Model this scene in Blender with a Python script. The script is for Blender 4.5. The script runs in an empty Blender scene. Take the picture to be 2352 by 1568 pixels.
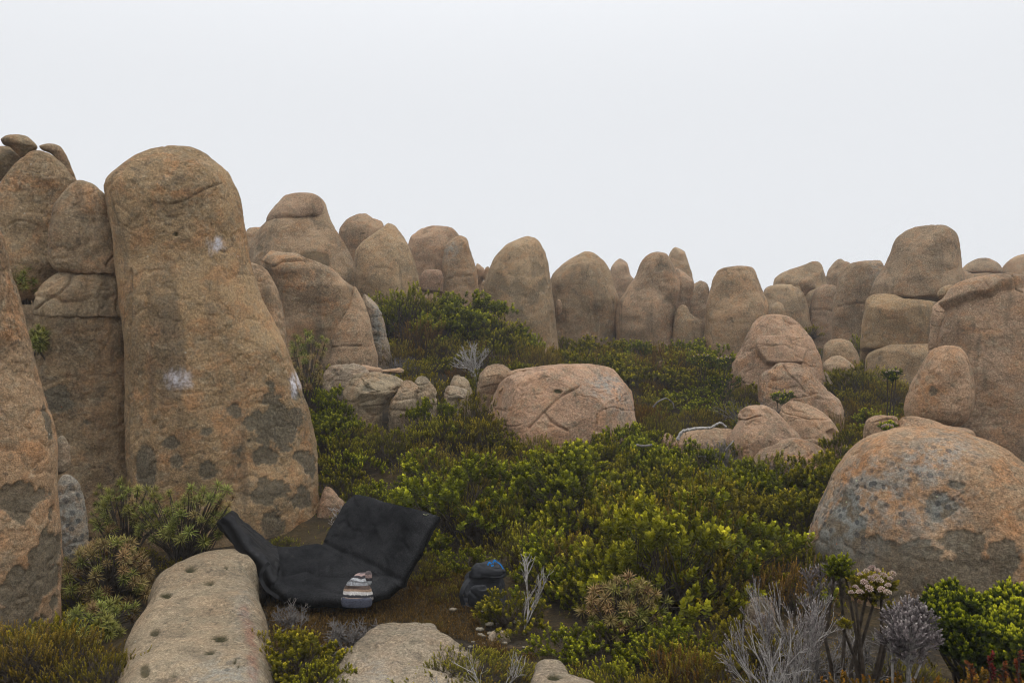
import bpy, math, random
import numpy as np
from mathutils import Vector

# ------------------------------------------------------------------ camera, sky, sun, exposure
scene = bpy.context.scene
col = scene.collection
CAMZ, F, CX, CY = 2.0, 1846.0, 1176.0, 784.0        # focal length and centre in the 2352 px trace of the photograph
cam_d = bpy.data.cameras.new("camera"); cam = bpy.data.objects.new("camera", cam_d); col.objects.link(cam)
cam.location = (0, 0, CAMZ); cam.rotation_euler = (math.radians(90), 0, 0)
cam_d.sensor_width = 36.0; cam_d.lens = 36.0 * F / 2352.0; cam_d.clip_end = 2000; cam_d.clip_start = 0.05
scene.camera = cam

world = bpy.data.worlds.new("World"); scene.world = world; world.use_nodes = True
wn, wl = world.node_tree.nodes, world.node_tree.links
wn.clear()
SUN_EL, SUN_AZ = math.radians(66), math.radians(40)
sky = wn.new('ShaderNodeTexSky'); sky.sky_type = 'NISHITA'; sky.sun_disc = False
sky.sun_elevation = SUN_EL; sky.sun_rotation = SUN_AZ
bg_sky = wn.new('ShaderNodeBackground'); bg_sky.inputs[1].default_value = 0.05
wl.new(sky.outputs[0], bg_sky.inputs[0])
bg_cloud = wn.new('ShaderNodeBackground'); bg_cloud.inputs[0].default_value = (0.945, 0.965, 1.0, 1); bg_cloud.inputs[1].default_value = 1.0
wg = wn.new('ShaderNodeNewGeometry'); wsep = wn.new('ShaderNodeSeparateXYZ'); wl.new(wg.outputs['Incoming'], wsep.inputs[0])
wz = wn.new('ShaderNodeMath'); wz.operation = 'ABSOLUTE'; wl.new(wsep.outputs[2], wz.inputs[0])
wr_ = wn.new('ShaderNodeMapRange'); wl.new(wz.outputs[0], wr_.inputs[0])          # overcast sky: brighter towards the zenith
wr_.interpolation_type = 'SMOOTHSTEP'; wr_.inputs[1].default_value = 0.25; wr_.inputs[3].default_value = 0.895; wr_.inputs[4].default_value = 1.75
wl.new(wr_.outputs[0], bg_cloud.inputs[1])
mixw = wn.new('ShaderNodeMixShader'); mixw.inputs[0].default_value = 0.97     # an unbroken cloud deck hides nearly all of the blue
wo = wn.new('ShaderNodeOutputWorld')
wl.new(bg_sky.outputs[0], mixw.inputs[1]); wl.new(bg_cloud.outputs[0], mixw.inputs[2]); wl.new(mixw.outputs[0], wo.inputs[0])

sun_d = bpy.data.lights.new("sun", 'SUN'); sun_d.energy = 1.0; sun_d.angle = math.radians(50); sun_d.color = (1, 0.95, 0.88)
sun = bpy.data.objects.new("sun", sun_d); col.objects.link(sun)
sdir = Vector((math.sin(SUN_AZ) * math.cos(SUN_EL), -math.cos(SUN_AZ) * math.cos(SUN_EL) * 0.4, math.sin(SUN_EL))).normalized()
sun.rotation_euler = sdir.to_track_quat('Z', 'Y').to_euler()
sky.sun_rotation = math.atan2(sdir.x, sdir.y); sky.sun_elevation = math.asin(sdir.z)

scene.view_settings.view_transform = 'Standard'; scene.view_settings.look = 'None'
scene.view_settings.exposure = 0.0; scene.view_settings.gamma = 1.0; scene.view_settings.use_curve_mapping = False
scene.cycles.use_adaptive_sampling = True; scene.cycles.adaptive_threshold = 0.03; scene.cycles.adaptive_min_samples = 20
scene.cycles.use_denoising = True; scene.cycles.denoiser = 'OPENIMAGEDENOISE'; scene.cycles.denoising_input_passes = 'RGB_ALBEDO_NORMAL'; scene.cycles.denoising_prefilter = 'ACCURATE'
scene.cycles.max_bounces = 4; scene.cycles.diffuse_bounces = 2; scene.cycles.transmission_bounces = 2; scene.cycles.glossy_bounces = 1
scene.cycles.volume_bounces = 0; scene.cycles.filter_width = 1.1; scene.cycles.use_fast_gi = False

HAZE = 0.0024

# ------------------------------------------------------------------ helpers
rng = np.random.default_rng(7)

def W(x, y, D):
    return np.array([(x - CX) / F * D, D, CAMZ - (y - CY) / F * D])

def hash3(ix, iy, iz):
    h = (ix.astype(np.uint32) * np.uint32(374761393) + iy.astype(np.uint32) * np.uint32(668265263) + iz.astype(np.uint32) * np.uint32(2147483647))
    h = (h ^ (h >> np.uint32(13))) * np.uint32(1274126177)
    h = (h ^ (h >> np.uint32(15))) * np.uint32(2246822519)
    h = h ^ (h >> np.uint32(16))
    return h.astype(np.float64) / 2147483648.0 - 1.0

def vnoise(p):
    i = np.floor(p).astype(np.int64); f = p - i
    u = f * f * f * (f * (f * 6 - 15) + 10)
    r = 0.0
    for dx in (0, 1):
        wx = u[:, 0] if dx else 1 - u[:, 0]
        for dy in (0, 1):
            wy = u[:, 1] if dy else 1 - u[:, 1]
            for dz in (0, 1):
                wz = u[:, 2] if dz else 1 - u[:, 2]
                r = r + wx * wy * wz * hash3(i[:, 0] + dx, i[:, 1] + dy, i[:, 2] + dz)
    return r

def fbm(p, o=4, g=0.5):
    r = 0.0; a = 1.0; s = 0.0
    for k in range(o):
        r = r + a * vnoise(p * (2.03 ** k) + 17.3 * k); s += a; a *= g
    return r / s

def sstep(a, b, x):
    t = np.clip((x - a) / (b - a), 0, 1); return t * t * (3 - 2 * t)

def mesh_from(name, V, Q=None, T=None, smooth=True):
    """quads Q (n,4) and/or triangles T (m,3) as one mesh"""
    me = bpy.data.meshes.new(name)
    V = np.asarray(V, dtype=np.float32)
    me.vertices.add(len(V)); me.vertices.foreach_set('co', V.ravel())
    loops = []; starts = []; tot = 0
    if Q is not None and len(Q):
        Q = np.asarray(Q, dtype=np.int32); loops.append(Q.ravel()); starts.append(np.arange(len(Q)) * 4); tot = len(Q) * 4
    if T is not None and len(T):
        T = np.asarray(T, dtype=np.int32); loops.append(T.ravel()); starts.append(tot + np.arange(len(T)) * 3)
    loops = np.concatenate(loops); starts = np.concatenate(starts).astype(np.int32)
    me.loops.add(len(loops)); me.loops.foreach_set('vertex_index', loops)
    me.polygons.add(len(starts)); me.polygons.foreach_set('loop_start', starts)
    me.update(calc_edges=True); me.validate()
    me.polygons.foreach_set('use_smooth', np.full(len(me.polygons), smooth))
    return me

def vattr(me, name, rgba):
    a = me.attributes.new(name, 'FLOAT_COLOR', 'POINT'); a.data.foreach_set('color', np.asarray(rgba, dtype=np.float32).ravel())

def link(name, data, mat=None, parent=None, loc=None, **props):
    o = bpy.data.objects.new(name, data); col.objects.link(o)
    if data is not None and mat is not None and not data.materials:
        for m in (mat if isinstance(mat, (list, tuple)) else [mat]): data.materials.append(m)
    if parent is not None: o.parent = parent
    if loc is not None: o.location = loc
    for k, v in props.items(): o[k] = v
    return o

def catmull(P, closed=True, per=14):
    P = np.asarray(P, float); n = len(P); out = []
    rngk = range(n) if closed else range(n - 1)
    t = np.linspace(0, 1, per, endpoint=False)[:, None]
    for k in rngk:
        if closed: a, b, c, d = P[(k - 1) % n], P[k], P[(k + 1) % n], P[(k + 2) % n]
        else: a, b, c, d = P[max(k - 1, 0)], P[k], P[k + 1], P[min(k + 2, n - 1)]
        # centripetal-ish: damp the tangents so corners do not overshoot
        m1 = (c - a) * 0.42; m2 = (d - b) * 0.42
        L = np.linalg.norm(c - b)
        for m in (m1, m2):
            ln = np.linalg.norm(m)
            if ln > L * 1.1 and ln > 0: m *= L * 1.1 / ln
        h = (2 * t**3 - 3 * t**2 + 1) * b + (t**3 - 2 * t**2 + t) * m1 + (-2 * t**3 + 3 * t**2) * c + (t**3 - t**2) * m2
        out.append(h)
    if not closed: out.append(P[-1:])
    return np.concatenate(out)

def pline_dist(px, py, L):
    L = np.asarray(L, float); best = np.full(px.shape, 1e9)
    for (a, b) in zip(L[:-1], L[1:]):
        d = b - a; ll = max(d @ d, 1e-9)
        t = np.clip(((px - a[0]) * d[0] + (py - a[1]) * d[1]) / ll, 0, 1)
        best = np.minimum(best, np.hypot(px - a[0] - t * d[0], py - a[1] - t * d[1]))
    return best

def in_poly(px, py, P):
    P = np.asarray(P, float); ins = np.zeros(np.shape(px), bool); n = len(P)
    for k in range(n):
        x1, y1 = P[k]; x2, y2 = P[(k + 1) % n]
        if y1 == y2: continue
        c = ((y1 > py) != (y2 > py)) & (px < (x2 - x1) * (py - y1) / (y2 - y1) + x1)
        ins ^= c
    return ins

# ------------------------------------------------------------------ materials
def new_mat(name):
    m = bpy.data.materials.new(name); m.use_nodes = True
    n, l = m.node_tree.nodes, m.node_tree.links
    b = n['Principled BSDF']; b.inputs['Specular IOR Level'].default_value = 0.2; b.inputs['Roughness'].default_value = 0.9
    return m, n, l, b

def nd(n, t, **kw):
    x = n.new(t)
    for k, v in kw.items(): setattr(x, k, v)
    return x

class NB:
    """tiny node-graph builder"""
    def __init__(s, n, l): s.n, s.l = n, l
    def noise(s, vec, scale, detail=3, rough=0.55, dist=0.0, out=0):
        x = s.n.new('ShaderNodeTexNoise'); x.inputs['Scale'].default_value = scale; x.inputs['Detail'].default_value = detail
        x.inputs['Roughness'].default_value = rough; x.inputs['Distortion'].default_value = dist
        if vec is not None: s.l.new(vec, x.inputs['Vector'])
        return x.outputs[out]
    def voro(s, vec, scale, out='Distance', rnd=1.0):
        x = s.n.new('ShaderNodeTexVoronoi'); x.inputs['Scale'].default_value = scale; x.inputs['Randomness'].default_value = rnd
        if vec is not None: s.l.new(vec, x.inputs['Vector'])
        return x.outputs[out] if isinstance(out, str) else [x.outputs[o] for o in out]
    def rng(s, v, a, b, c=0.0, d=1.0, smooth=True):
        x = s.n.new('ShaderNodeMapRange'); x.interpolation_type = 'SMOOTHSTEP' if smooth else 'LINEAR'
        s.l.new(v, x.inputs[0])
        for k, q in zip((1, 2, 3, 4), (a, b, c, d)): x.inputs[k].default_value = q
        return x.outputs[0]
    def math(s, op, a, b=None):
        x = s.n.new('ShaderNodeMath'); x.operation = op
        for k, q in enumerate((a, b)):
            if q is None: continue
            if isinstance(q, (int, float)): x.inputs[k].default_value = q
            else: s.l.new(q, x.inputs[k])
        return x.outputs[0]
    def mix(s, f, a, b, blend='MIX'):
        x = s.n.new('ShaderNodeMix'); x.data_type = 'RGBA'; x.blend_type = blend
        if isinstance(f, (int, float)): x.inputs[0].default_value = f
        else: s.l.new(f, x.inputs[0])
        for k, q in ((6, a), (7, b)):
            if isinstance(q, tuple): x.inputs[k].default_value = (*q, 1) if len(q) == 3 else q
            else: s.l.new(q, x.inputs[k])
        return x.outputs[2]
    def scale(s, c, f):
        x = s.n.new('ShaderNodeVectorMath'); x.operation = 'SCALE'; s.l.new(c, x.inputs[0])
        if isinstance(f, (int, float)): x.inputs['Scale'].default_value = f
        else: s.l.new(f, x.inputs['Scale'])
        return x.outputs[0]
    def bump(s, h, strength, dist, normal=None):
        x = s.n.new('ShaderNodeBump'); x.inputs['Strength'].default_value = strength; x.inputs['Distance'].default_value = dist
        s.l.new(h, x.inputs['Height'])
        if normal is not None: s.l.new(normal, x.inputs['Normal'])
        return x.outputs[0]

def rock_material():
    m, n, l, b = new_mat("dolerite"); g = NB(n, l)
    P = nd(n, 'ShaderNodeNewGeometry').outputs['Position']
    tint = nd(n, 'ShaderNodeAttribute', attribute_name='tint')
    mk = nd(n, 'ShaderNodeAttribute', attribute_name='mask')
    sep = n.new('ShaderNodeSeparateColor'); l.new(mk.outputs['Color'], sep.inputs[0])
    flake, grey, chalk, moss = sep.outputs[0], sep.outputs[1], sep.outputs[2], mk.outputs['Alpha']
    T = tint.outputs['Color']; oamt = tint.outputs['Alpha']
    n1 = g.noise(P, 0.9, 4, 0.6); n2 = g.noise(P, 3.3, 6, 0.62, 0.6); n3 = g.noise(P, 9.0, 6, 0.68)
    n4 = g.noise(P, 42, 4, 0.6); n5 = g.noise(P, 115, 2, 0.6)
    c = g.scale(T, g.rng(n1, 0.32, 0.68, 0.68, 1.30))
    c = g.mix(g.math('MULTIPLY', g.rng(n2, 0.44, 0.66), oamt), c, (0.34, 0.165, 0.07))
    c = g.mix(g.rng(n3, 0.48, 0.66, 0, 0.5), c, (0.20, 0.170, 0.115))                    # grey-olive lichen film
    c = g.mix(g.rng(g.noise(P, 17, 5, 0.7), 0.54, 0.66, 0, 0.5), c, (0.34, 0.265, 0.17))    # pale crust
    c = g.mix(g.rng(g.noise(P, 5.2, 7, 0.7, 1.2), 0.56, 0.68, 0, 0.6), c, (0.075, 0.06, 0.045))
    mp = n.new('ShaderNodeMapping'); mp.inputs['Scale'].default_value = (2.6, 2.6, 0.28); l.new(P, mp.inputs['Vector'])
    st = g.noise(mp.outputs[0], 1.6, 5, 0.62, 0.5)                                            # run-off streaks down the faces
    c = g.mix(g.rng(st, 0.54, 0.70, 0, 0.55), c, (0.095, 0.075, 0.052)); c = g.mix(g.rng(st, 0.30, 0.42, 0.35, 0), c, (0.36, 0.27, 0.17))
    # flaked faces: darker grey-green stone under the crust
    c = g.mix(g.math('MULTIPLY', flake, 0.82), c, (0.098, 0.086, 0.061))
    # grey lichen bodies
    vw = g.voro(P, 17.0, ('Distance', 'Color'))
    spot = g.math('MULTIPLY', g.rng(vw[0], 0.30, 0.42, 1, 0), g.rng(vw[1], 0.35, 0.5))
    c = g.mix(g.math('MULTIPLY', grey, g.rng(n3, 0.40, 0.58, 0.0, 0.85)), c, (0.22, 0.225, 0.205))
    c = g.mix(g.math('MULTIPLY', g.math('MULTIPLY', spot, grey), 0.85), c, (0.05, 0.052, 0.054))
    vs = g.voro(P, 24.0, ('Distance', 'Color'))
    sp2 = g.math('MULTIPLY', g.rng(vs[0], 0.13, 0.2, 1, 0), g.rng(vs[1], 0.80, 0.84))
    c = g.mix(g.math('MULTIPLY', g.math('MULTIPLY', sp2, grey), 0.7), c, (0.36, 0.40, 0.24))
    # grain
    c = g.scale(c, g.math('ADD', g.math('MULTIPLY', g.math('SUBTRACT', n4, 0.5), g.rng(n1, 0.35, 0.65, 2.6, 0.9, False)), 0.97))
    c = g.scale(c, g.rng(n5, 0.30, 0.70, 0.62, 1.4, False))
    vf = g.voro(P, 11.0, ('Distance', 'Color'))
    fl = g.math('MULTIPLY', g.rng(vf[0], 0.07, 0.12, 1, 0), g.rng(vf[1], 0.83, 0.86))
    c = g.mix(g.math('MULTIPLY', fl, 0.6), c, (0.44, 0.41, 0.34))
    vo = g.voro(P, 30.0, ('Distance', 'Color'))
    fo = g.math('MULTIPLY', g.rng(vo[0], 0.12, 0.22, 1, 0), g.rng(vo[1], 0.86, 0.9))
    c = g.mix(g.math('MULTIPLY', g.math('MULTIPLY', fo, flake), 0.8), c, (0.35, 0.10, 0.03))
    c = g.mix(g.math('MULTIPLY', chalk, g.rng(n4, 0.3, 0.62, 0.35, 1)), c, (0.62, 0.60, 0.64))
    c = g.mix(g.math('MULTIPLY', moss, g.rng(n4, 0.25, 0.5, 0.6, 1)), c, (0.030, 0.027, 0.010))  # moss in pits; the same dark tone paints shade into small holes
    l.new(c, b.inputs['Base Color'])
    h = g.math('ADD', g.math('ADD', g.math('MULTIPLY', n3, 0.55), g.math('MULTIPLY', n2, 0.5)), g.math('ADD', g.math('MULTIPLY', n4, 0.28), g.math('MULTIPLY', n5, 0.12)))
    l.new(g.bump(h, 0.85, 0.035), b.inputs['Normal'])
    b.inputs['Roughness'].default_value = 0.92; b.inputs['Specular IOR Level'].default_value = 0.15
    return m

def leaf_material(name, dark, mid, tip, trans=0.22, vary=0.35):
    m, n, l, b = new_mat(name); g = NB(n, l)
    a = nd(n, 'ShaderNodeAttribute', attribute_name='leaf'); sp = n.new('ShaderNodeSeparateColor'); l.new(a.outputs['Color'], sp.inputs[0])
    t, r = sp.outputs[0], sp.outputs[1]
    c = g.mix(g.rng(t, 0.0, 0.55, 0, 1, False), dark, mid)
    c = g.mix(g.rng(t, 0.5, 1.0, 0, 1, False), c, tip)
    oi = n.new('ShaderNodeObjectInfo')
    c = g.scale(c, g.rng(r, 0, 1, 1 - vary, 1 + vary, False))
    hs = n.new('ShaderNodeHueSaturation'); l.new(c, hs.inputs['Color'])
    l.new(g.rng(oi.outputs['Random'], 0, 1, 0.475, 0.515, False), hs.inputs['Hue'])
    l.new(g.rng(g.math('FRACT', g.math('MULTIPLY', oi.outputs['Random'], 7.3)), 0, 1, 0.78, 1.25, False), hs.inputs['Value'])
    l.new(hs.outputs[0], b.inputs['Base Color'])
    b.inputs['Roughness'].default_value = 0.7; b.inputs['Specular IOR Level'].default_value = 0.08
    tr = n.new('ShaderNodeBsdfTranslucent'); l.new(hs.outputs[0], tr.inputs[0])
    mx = n.new('ShaderNodeMixShader'); mx.inputs[0].default_value = trans
    l.new(b.outputs[0], mx.inputs[1]); l.new(tr.outputs[0], mx.inputs[2]); l.new(mx.outputs[0], n['Material Output'].inputs[0])
    return m

def wood_material(name, c1, c2):
    m, n, l, b = new_mat(name); g = NB(n, l)
    P = nd(n, 'ShaderNodeNewGeometry').outputs['Position']
    c = g.mix(g.rng(g.noise(P, 35, 4, 0.6), 0.3, 0.7), c1, c2)
    l.new(c, b.inputs['Base Color']); b.inputs['Roughness'].default_value = 0.85
    return m

def ground_material():
    m, n, l, b = new_mat("peaty_ground"); g = NB(n, l)
    P = nd(n, 'ShaderNodeNewGeometry').outputs['Position']
    n1 = g.noise(P, 1.7, 5, 0.6); n2 = g.noise(P, 14, 6, 0.7); n3 = g.noise(P, 70, 3, 0.6)
    c = g.mix(g.rng(n1, 0.4, 0.62), (0.030, 0.022, 0.013), (0.060, 0.042, 0.018))
    c = g.mix(g.rng(n2, 0.52, 0.66), c, (0.10, 0.062, 0.024))
    c = g.mix(g.rng(n2, 0.25, 0.42, 1, 0), c, (0.012, 0.010, 0.008))
    c = g.scale(c, g.rng(n3, 0.3, 0.7, 0.6, 1.4, False))
    l.new(c, b.inputs['Base Color'])
    l.new(g.bump(g.math('ADD', n2, g.math('MULTIPLY', n3, 0.4)), 0.9, 0.06), b.inputs['Normal'])
    return m

M = {}
M['rock'] = rock_material()
M['ground'] = ground_material()
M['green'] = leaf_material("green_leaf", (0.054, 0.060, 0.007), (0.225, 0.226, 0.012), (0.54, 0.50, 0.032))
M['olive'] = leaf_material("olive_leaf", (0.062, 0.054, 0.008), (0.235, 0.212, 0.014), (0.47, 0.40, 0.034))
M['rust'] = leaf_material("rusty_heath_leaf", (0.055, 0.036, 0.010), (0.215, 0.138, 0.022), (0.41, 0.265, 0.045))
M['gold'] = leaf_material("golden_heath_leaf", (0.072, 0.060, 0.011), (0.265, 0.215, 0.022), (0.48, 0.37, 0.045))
M['bright'] = leaf_material("bright_leaf", (0.022, 0.030, 0.012), (0.095, 0.115, 0.012), (0.58, 0.55, 0.025), vary=0.25)
M['silver'] = leaf_material("withered_leaf", (0.07, 0.058, 0.058), (0.19, 0.16, 0.155), (0.42, 0.38, 0.35), 0.1)
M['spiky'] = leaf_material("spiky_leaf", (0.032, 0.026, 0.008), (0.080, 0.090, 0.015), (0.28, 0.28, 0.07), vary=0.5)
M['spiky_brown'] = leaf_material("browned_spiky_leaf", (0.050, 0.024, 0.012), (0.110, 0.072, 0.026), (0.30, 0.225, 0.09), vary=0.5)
M['moss'] = leaf_material("rusty_moss", (0.045, 0.028, 0.010), (0.130, 0.078, 0.020), (0.26, 0.165, 0.042))
M['petal'] = leaf_material("cream_petal", (0.30, 0.20, 0.15), (0.50, 0.40, 0.32), (0.62, 0.54, 0.44), 0.1)
M['orange'] = leaf_material("orange_leaf", (0.05, 0.034, 0.008), (0.20, 0.13, 0.014), (0.42, 0.21, 0.025))
M['red'] = leaf_material("red_spike_leaf", (0.05, 0.012, 0.006), (0.13, 0.032, 0.014), (0.20, 0.06, 0.02), 0.1)
M['stem'] = wood_material("shrub_stem", (0.035, 0.026, 0.019), (0.085, 0.066, 0.05))
M['dead'] = wood_material("bleached_wood", (0.17, 0.155, 0.14), (0.46, 0.43, 0.40))
M['grey_wood'] = wood_material("grey_twig", (0.085, 0.075, 0.068), (0.20, 0.18, 0.165))
#@@ROCKS
# ------------------------------------------------------------------ boulders
# outlines are traced in the 2352 px frame; D is the distance in metres of the outline plane, estimated from where each rock meets the ground
TINT = {'brown': (0.282, 0.190, 0.106), 'olive': (0.232, 0.168, 0.100), 'pink': (0.305, 0.200, 0.126), 'orange': (0.320, 0.200, 0.112),
        'grey': (0.238, 0.188, 0.128), 'far': (0.272, 0.188, 0.115)}
ROCKS = []
def R(label, poly, D, ratio=0.85, n=2.4, base='open', bury=0.45, tint='far', orange=0.35, cracks=(), plates=(), flakes=(), greys=(), chalks=(), moss_and_holes=(), rough=1.0, ground=True, lumps=1.0, name='boulder', slab=None, stain=0.0):
    ROCKS.append(dict(label=label, poly=np.array(poly, float), D=D, ratio=ratio, n=n, base=base, bury=bury, tint=tint, orange=orange, cracks=cracks, plates=plates, flakes=flakes,
                      greys=greys, chalks=chalks, moss_and_holes=moss_and_holes, rough=rough, ground=ground, lumps=lumps, name=name, slab=slab, stain=stain))

# left group
R("tall tawny boulder with dark flaked patches, left of the jointed rock pillar", [(-290,760),(-230,560),(-150,450),(-80,440),(-20,500),(8,550),(30,620),(55,715),(80,815),(103,905),(121,965),(131,1020),(134,1100),(138,1200),(143,1300),(143,1390),(140,1470),(138,1530),(-300,1530),(-310,1000)], 5.5, ratio=0.75, tint='brown', orange=0.6, ground=False,
  flakes=[(60,1150,75,60,.9),(30,1030,40,40,.6),(80,1250,60,130,.9),(50,1340,60,80,.9),(30,1440,60,60,.8),(115,1000,18,60,.8)])
R("tall rounded boulder leaning on the jointed pillar, with a two-lobed top", [(-90,600),(-60,520),(-30,470),(0,428),(29,387),(64,352),(85,345),(114,350),(146,378),(164,398),(178,418),(174,450),(168,500),(162,560),(163,610),(141,650),(114,677),(73,690),(30,696),(-60,700)], 8.25, ratio=0.5, n=2.4, base='round', tint='olive', orange=0.5, ground=False)
R("flat-topped cap stone perched on the far left rock stack", [(1,332),(14,322),(40,316),(62,318),(76,328),(87,341),(72,356),(50,368),(40,362),(22,346),(8,341)], 8.9, base='round', tint='olive', ground=False)
R("dark boulder directly under the far left cap stone", [(-70,420),(-40,370),(0,346),(22,345),(42,362),(50,372),(20,405),(0,430),(-50,470)], 9.1, base='round', tint='olive', ground=False)
R("thin curved slab clinging behind the two-lobed boulder top", [(90,340),(105,334),(122,332),(140,337),(151,352),(160,370),(168,391),(178,412),(165,412),(145,385),(118,356),(96,348)], 8.9, ratio=0.5, base='round', tint='olive', ground=False, name='rock_slab')
R("upper block of the jointed rock pillar beside the big boulder", [(110,520),(140,452),(178,417),(217,422),(234,437),(252,461),(271,510),(281,565),(288,610),(292,655),(268,648),(229,636),(190,630),(140,628),(112,600)], 8.02, ratio=0.62, n=2.4, base='round', tint='olive', orange=0.5, ground=False,
  cracks=[([(215,505),(235,530),(245,555),(262,575)],2.0,.04),([(262,588),(248,600),(244,612)],2.2,.05)])
R("middle block of the jointed pillar, bounded by two cracks", [(73,700),(80,670),(114,640),(141,625),(164,612),(205,614),(255,626),(291,636),(297,700),(298,745),(249,741),(200,733),(146,729),(78,727)], 8.06, ratio=0.62, n=2.5, base='round', tint='olive', orange=0.25, ground=False, rough=1.8, cracks=[([(165,632),(160,650),(140,672),(105,690),(80,712)],2.2,.06),([(235,655),(285,670)],1.8,.03)])
R("tall lower block of the jointed rock pillar", [(74,770),(80,716),(146,712),(200,714),(249,720),(297,728),(302,850),(306,1000),(309,1150),(110,1150),(86,1000),(78,880)], 8.1, ratio=0.62, n=2.4, tint='olive', orange=0.3, flakes=[(130,900,40,40,.45),(210,970,30,30,.4)])
R("huge smooth rounded boulder with white chalk smudges, leaning over the black mat", [(240,442),(268,407),(308,375),(350,354),(400,346),(440,348),(478,360),(505,381),(530,400),(545,430),(556,470),(564,520),(571,565),(582,615),(602,685),(632,745),(664,808),(688,880),(704,940),(717,1010),(727,1080),(734,1150),(738,1210),(738,1275),(292,1275),(292,1180),(291,1050),(289,900),(286,800),(279,700),(271,620),(259,530),(247,480)], 8.35, ratio=0.82, n=2.5, tint='brown', orange=0.55, lumps=0.8, bury=0.4,
  cracks=[([(360,468),(395,468),(425,460),(450,447),(480,430),(510,421)],1.8,.035),([(375,496),(400,500),(425,490)],1.5,.02),([(272,508),(300,528),(325,520)],1.8,.035),([(300,620),(303,800),(304,1000)],3,.05)],
  plates=[([(250,430),(300,375),(400,340),(480,375),(505,410),(505,421),(480,430),(450,447),(425,460),(395,468),(350,475),(280,530)],.008)],
  flakes=[(610,960,75,55,.95),(590,1040,60,60,.9),(600,1120,70,45,.95),(540,945,40,25,.8),(465,990,28,22,.8),(390,1010,16,14,.8),(470,1080,25,18,.8),(700,1150,30,40,.8),(615,1205,24,34,.95),(330,1080,20,40,.7),(640,1000,40,60,.5),(500,870,18,18,.45),(700,1060,20,40,.6),(405,1060,12,10,.7)],
  chalks=[(497,560,22,17,.75),(490,580,12,14,.4),(408,868,32,24,.6),(432,880,14,14,.4),(679,882,12,24,.8)], moss_and_holes=[(403,537,5,5,.9)])  # small hole, its shade painted dark over a shallow dent
R("rounded boulder tucked behind the right shoulder of the huge boulder", [(555,640),(572,604),(592,606),(615,622),(636,660),(649,705),(657,760),(661,815),(664,880),(560,900),(545,760)], 9.9, ratio=0.8, tint='far', ground=False)
R("narrow lichen-grey rock wedged between the left boulders", [(128,1120),(140,1092),(155,1088),(172,1098),(186,1120),(196,1160),(203,1210),(205,1260),(205,1330),(110,1330),(115,1200)], 6.6, ratio=0.7, tint='grey', orange=0.2, greys=[(165,1200,60,120,.8)], name='rock')
R("small pale rock above the narrow lichen-grey rock", [(120,1040),(130,1010),(142,1000),(155,1012),(162,1035),(163,1065),(150,1085),(122,1085)], 6.9, base='round', tint='grey', orange=.2, ground=False, name='rock')
R("small pinkish rock at the right foot of the huge boulder", [(722,1200),(735,1150),(745,1118),(760,1120),(778,1140),(795,1160),(790,1190),(770,1225),(725,1230)], 8.3, ratio=0.7, tint='pink', name='rock', ground=False)
R("added backing boulder closing the sky gap behind the left boulders", [(-60,700),(-30,560),(20,500),(70,520),(100,620),(120,760),(130,1000),(130,1250),(-60,1250)], 9.9, ratio=0.6, tint='olive', orange=.2, ground=False)  # added filler rock, blocks the sky between the left boulders
# left middle cluster
R("sliver of pale rock behind the capped boulder's left side", [(560,560),(568,526),(590,522),(612,521),(620,560),(605,620),(565,640)], 17.0, base='open', ground=False)
R("broad shouldered boulder carrying a domed cap stone", [(572,590),(586,545),(606,517),(640,500),(690,470),(735,452),(747,462),(754,490),(766,517),(779,542),(800,573),(814,605),(818,635),(812,660),(800,690),(780,760),(600,760),(575,680)], 15.4, ratio=0.8, n=2.5, orange=0.3, ground=False, moss_and_holes=[(720,590,38,12,.5),(745,600,14,18,.45),(660,575,10,6,.3),(596,570,8,8,.5)])
R("domed cap stone split off along a dark crack", [(609,512),(616,495),(638,468),(658,450),(690,443),(718,444),(736,452),(745,472),(744,490),(738,499),(722,506),(700,517),(682,516),(655,508),(630,507)], 15.22, ratio=0.78, n=2.5, base='round', ground=False, orange=.2)
R("bulky round boulder with an orange crown slab, left of the wedge block", [(598,620),(604,598),(622,584),(650,582),(690,590),(730,602),(768,622),(796,648),(812,662),(818,690),(815,720),(810,760),(800,800),(800,850),(650,850),(646,720),(625,650)], 13.0, ratio=0.8, n=2.5, tint='far', orange=0.6, cracks=[([(628,614),(650,602),(680,597),(705,598),(730,603)],1.6,.06),([(690,590),(702,600)],1.4,.04)], plates=[([(598,600),(620,575),(680,580),(725,602),(680,597),(650,602),(628,614)],.03)])
R("tapering wedge block split from the bulky round boulder", [(812,657),(820,660),(835,690),(849,733),(858,780),(864,850),(758,850),(757,800),(761,760),(777,736),(797,708),(808,680)], 12.9, ratio=0.8, n=2.6, tint='far', orange=0.3, cracks=[([(757,798),(780,795),(830,793)],1.6,.06),([(800,690),(812,662)],1.4,.03)])
R("narrow grey-stained boulder right of the wedge block", [(826,676),(838,669),(852,677),(868,700),(880,730),(888,765),(896,800),(896,830),(850,830),(845,740)], 13.5, ratio=0.8, tint='grey', orange=.2, greys=[(870,740,20,50,.7)], flakes=[(872,750,16,30,.6)])
R("slanting boulder with a small hole behind the tapered boulder", [(777,535),(788,515),(803,500),(825,490),(843,491),(857,502),(878,510),(888,560),(885,640),(790,640),(780,590)], 18.2, ratio=0.7, base='open', ground=False, moss_and_holes=[(833,535,3,3,1)], cracks=[([(857,502),(845,520),(835,530)],1.5,.05)])  # the hole is a shallow dent with its shade painted in
R("tapered boulder leaning right with a pale lower face", [(812,590),(826,560),(858,532),(885,514),(905,511),(920,524),(935,555),(950,595),(962,640),(964,690),(962,730),(825,730),(811,660)], 17.0, ratio=0.8, n=2.5, orange=0.3, cracks=[([(860,615),(880,613),(900,618)],1.6,.04)])
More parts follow.
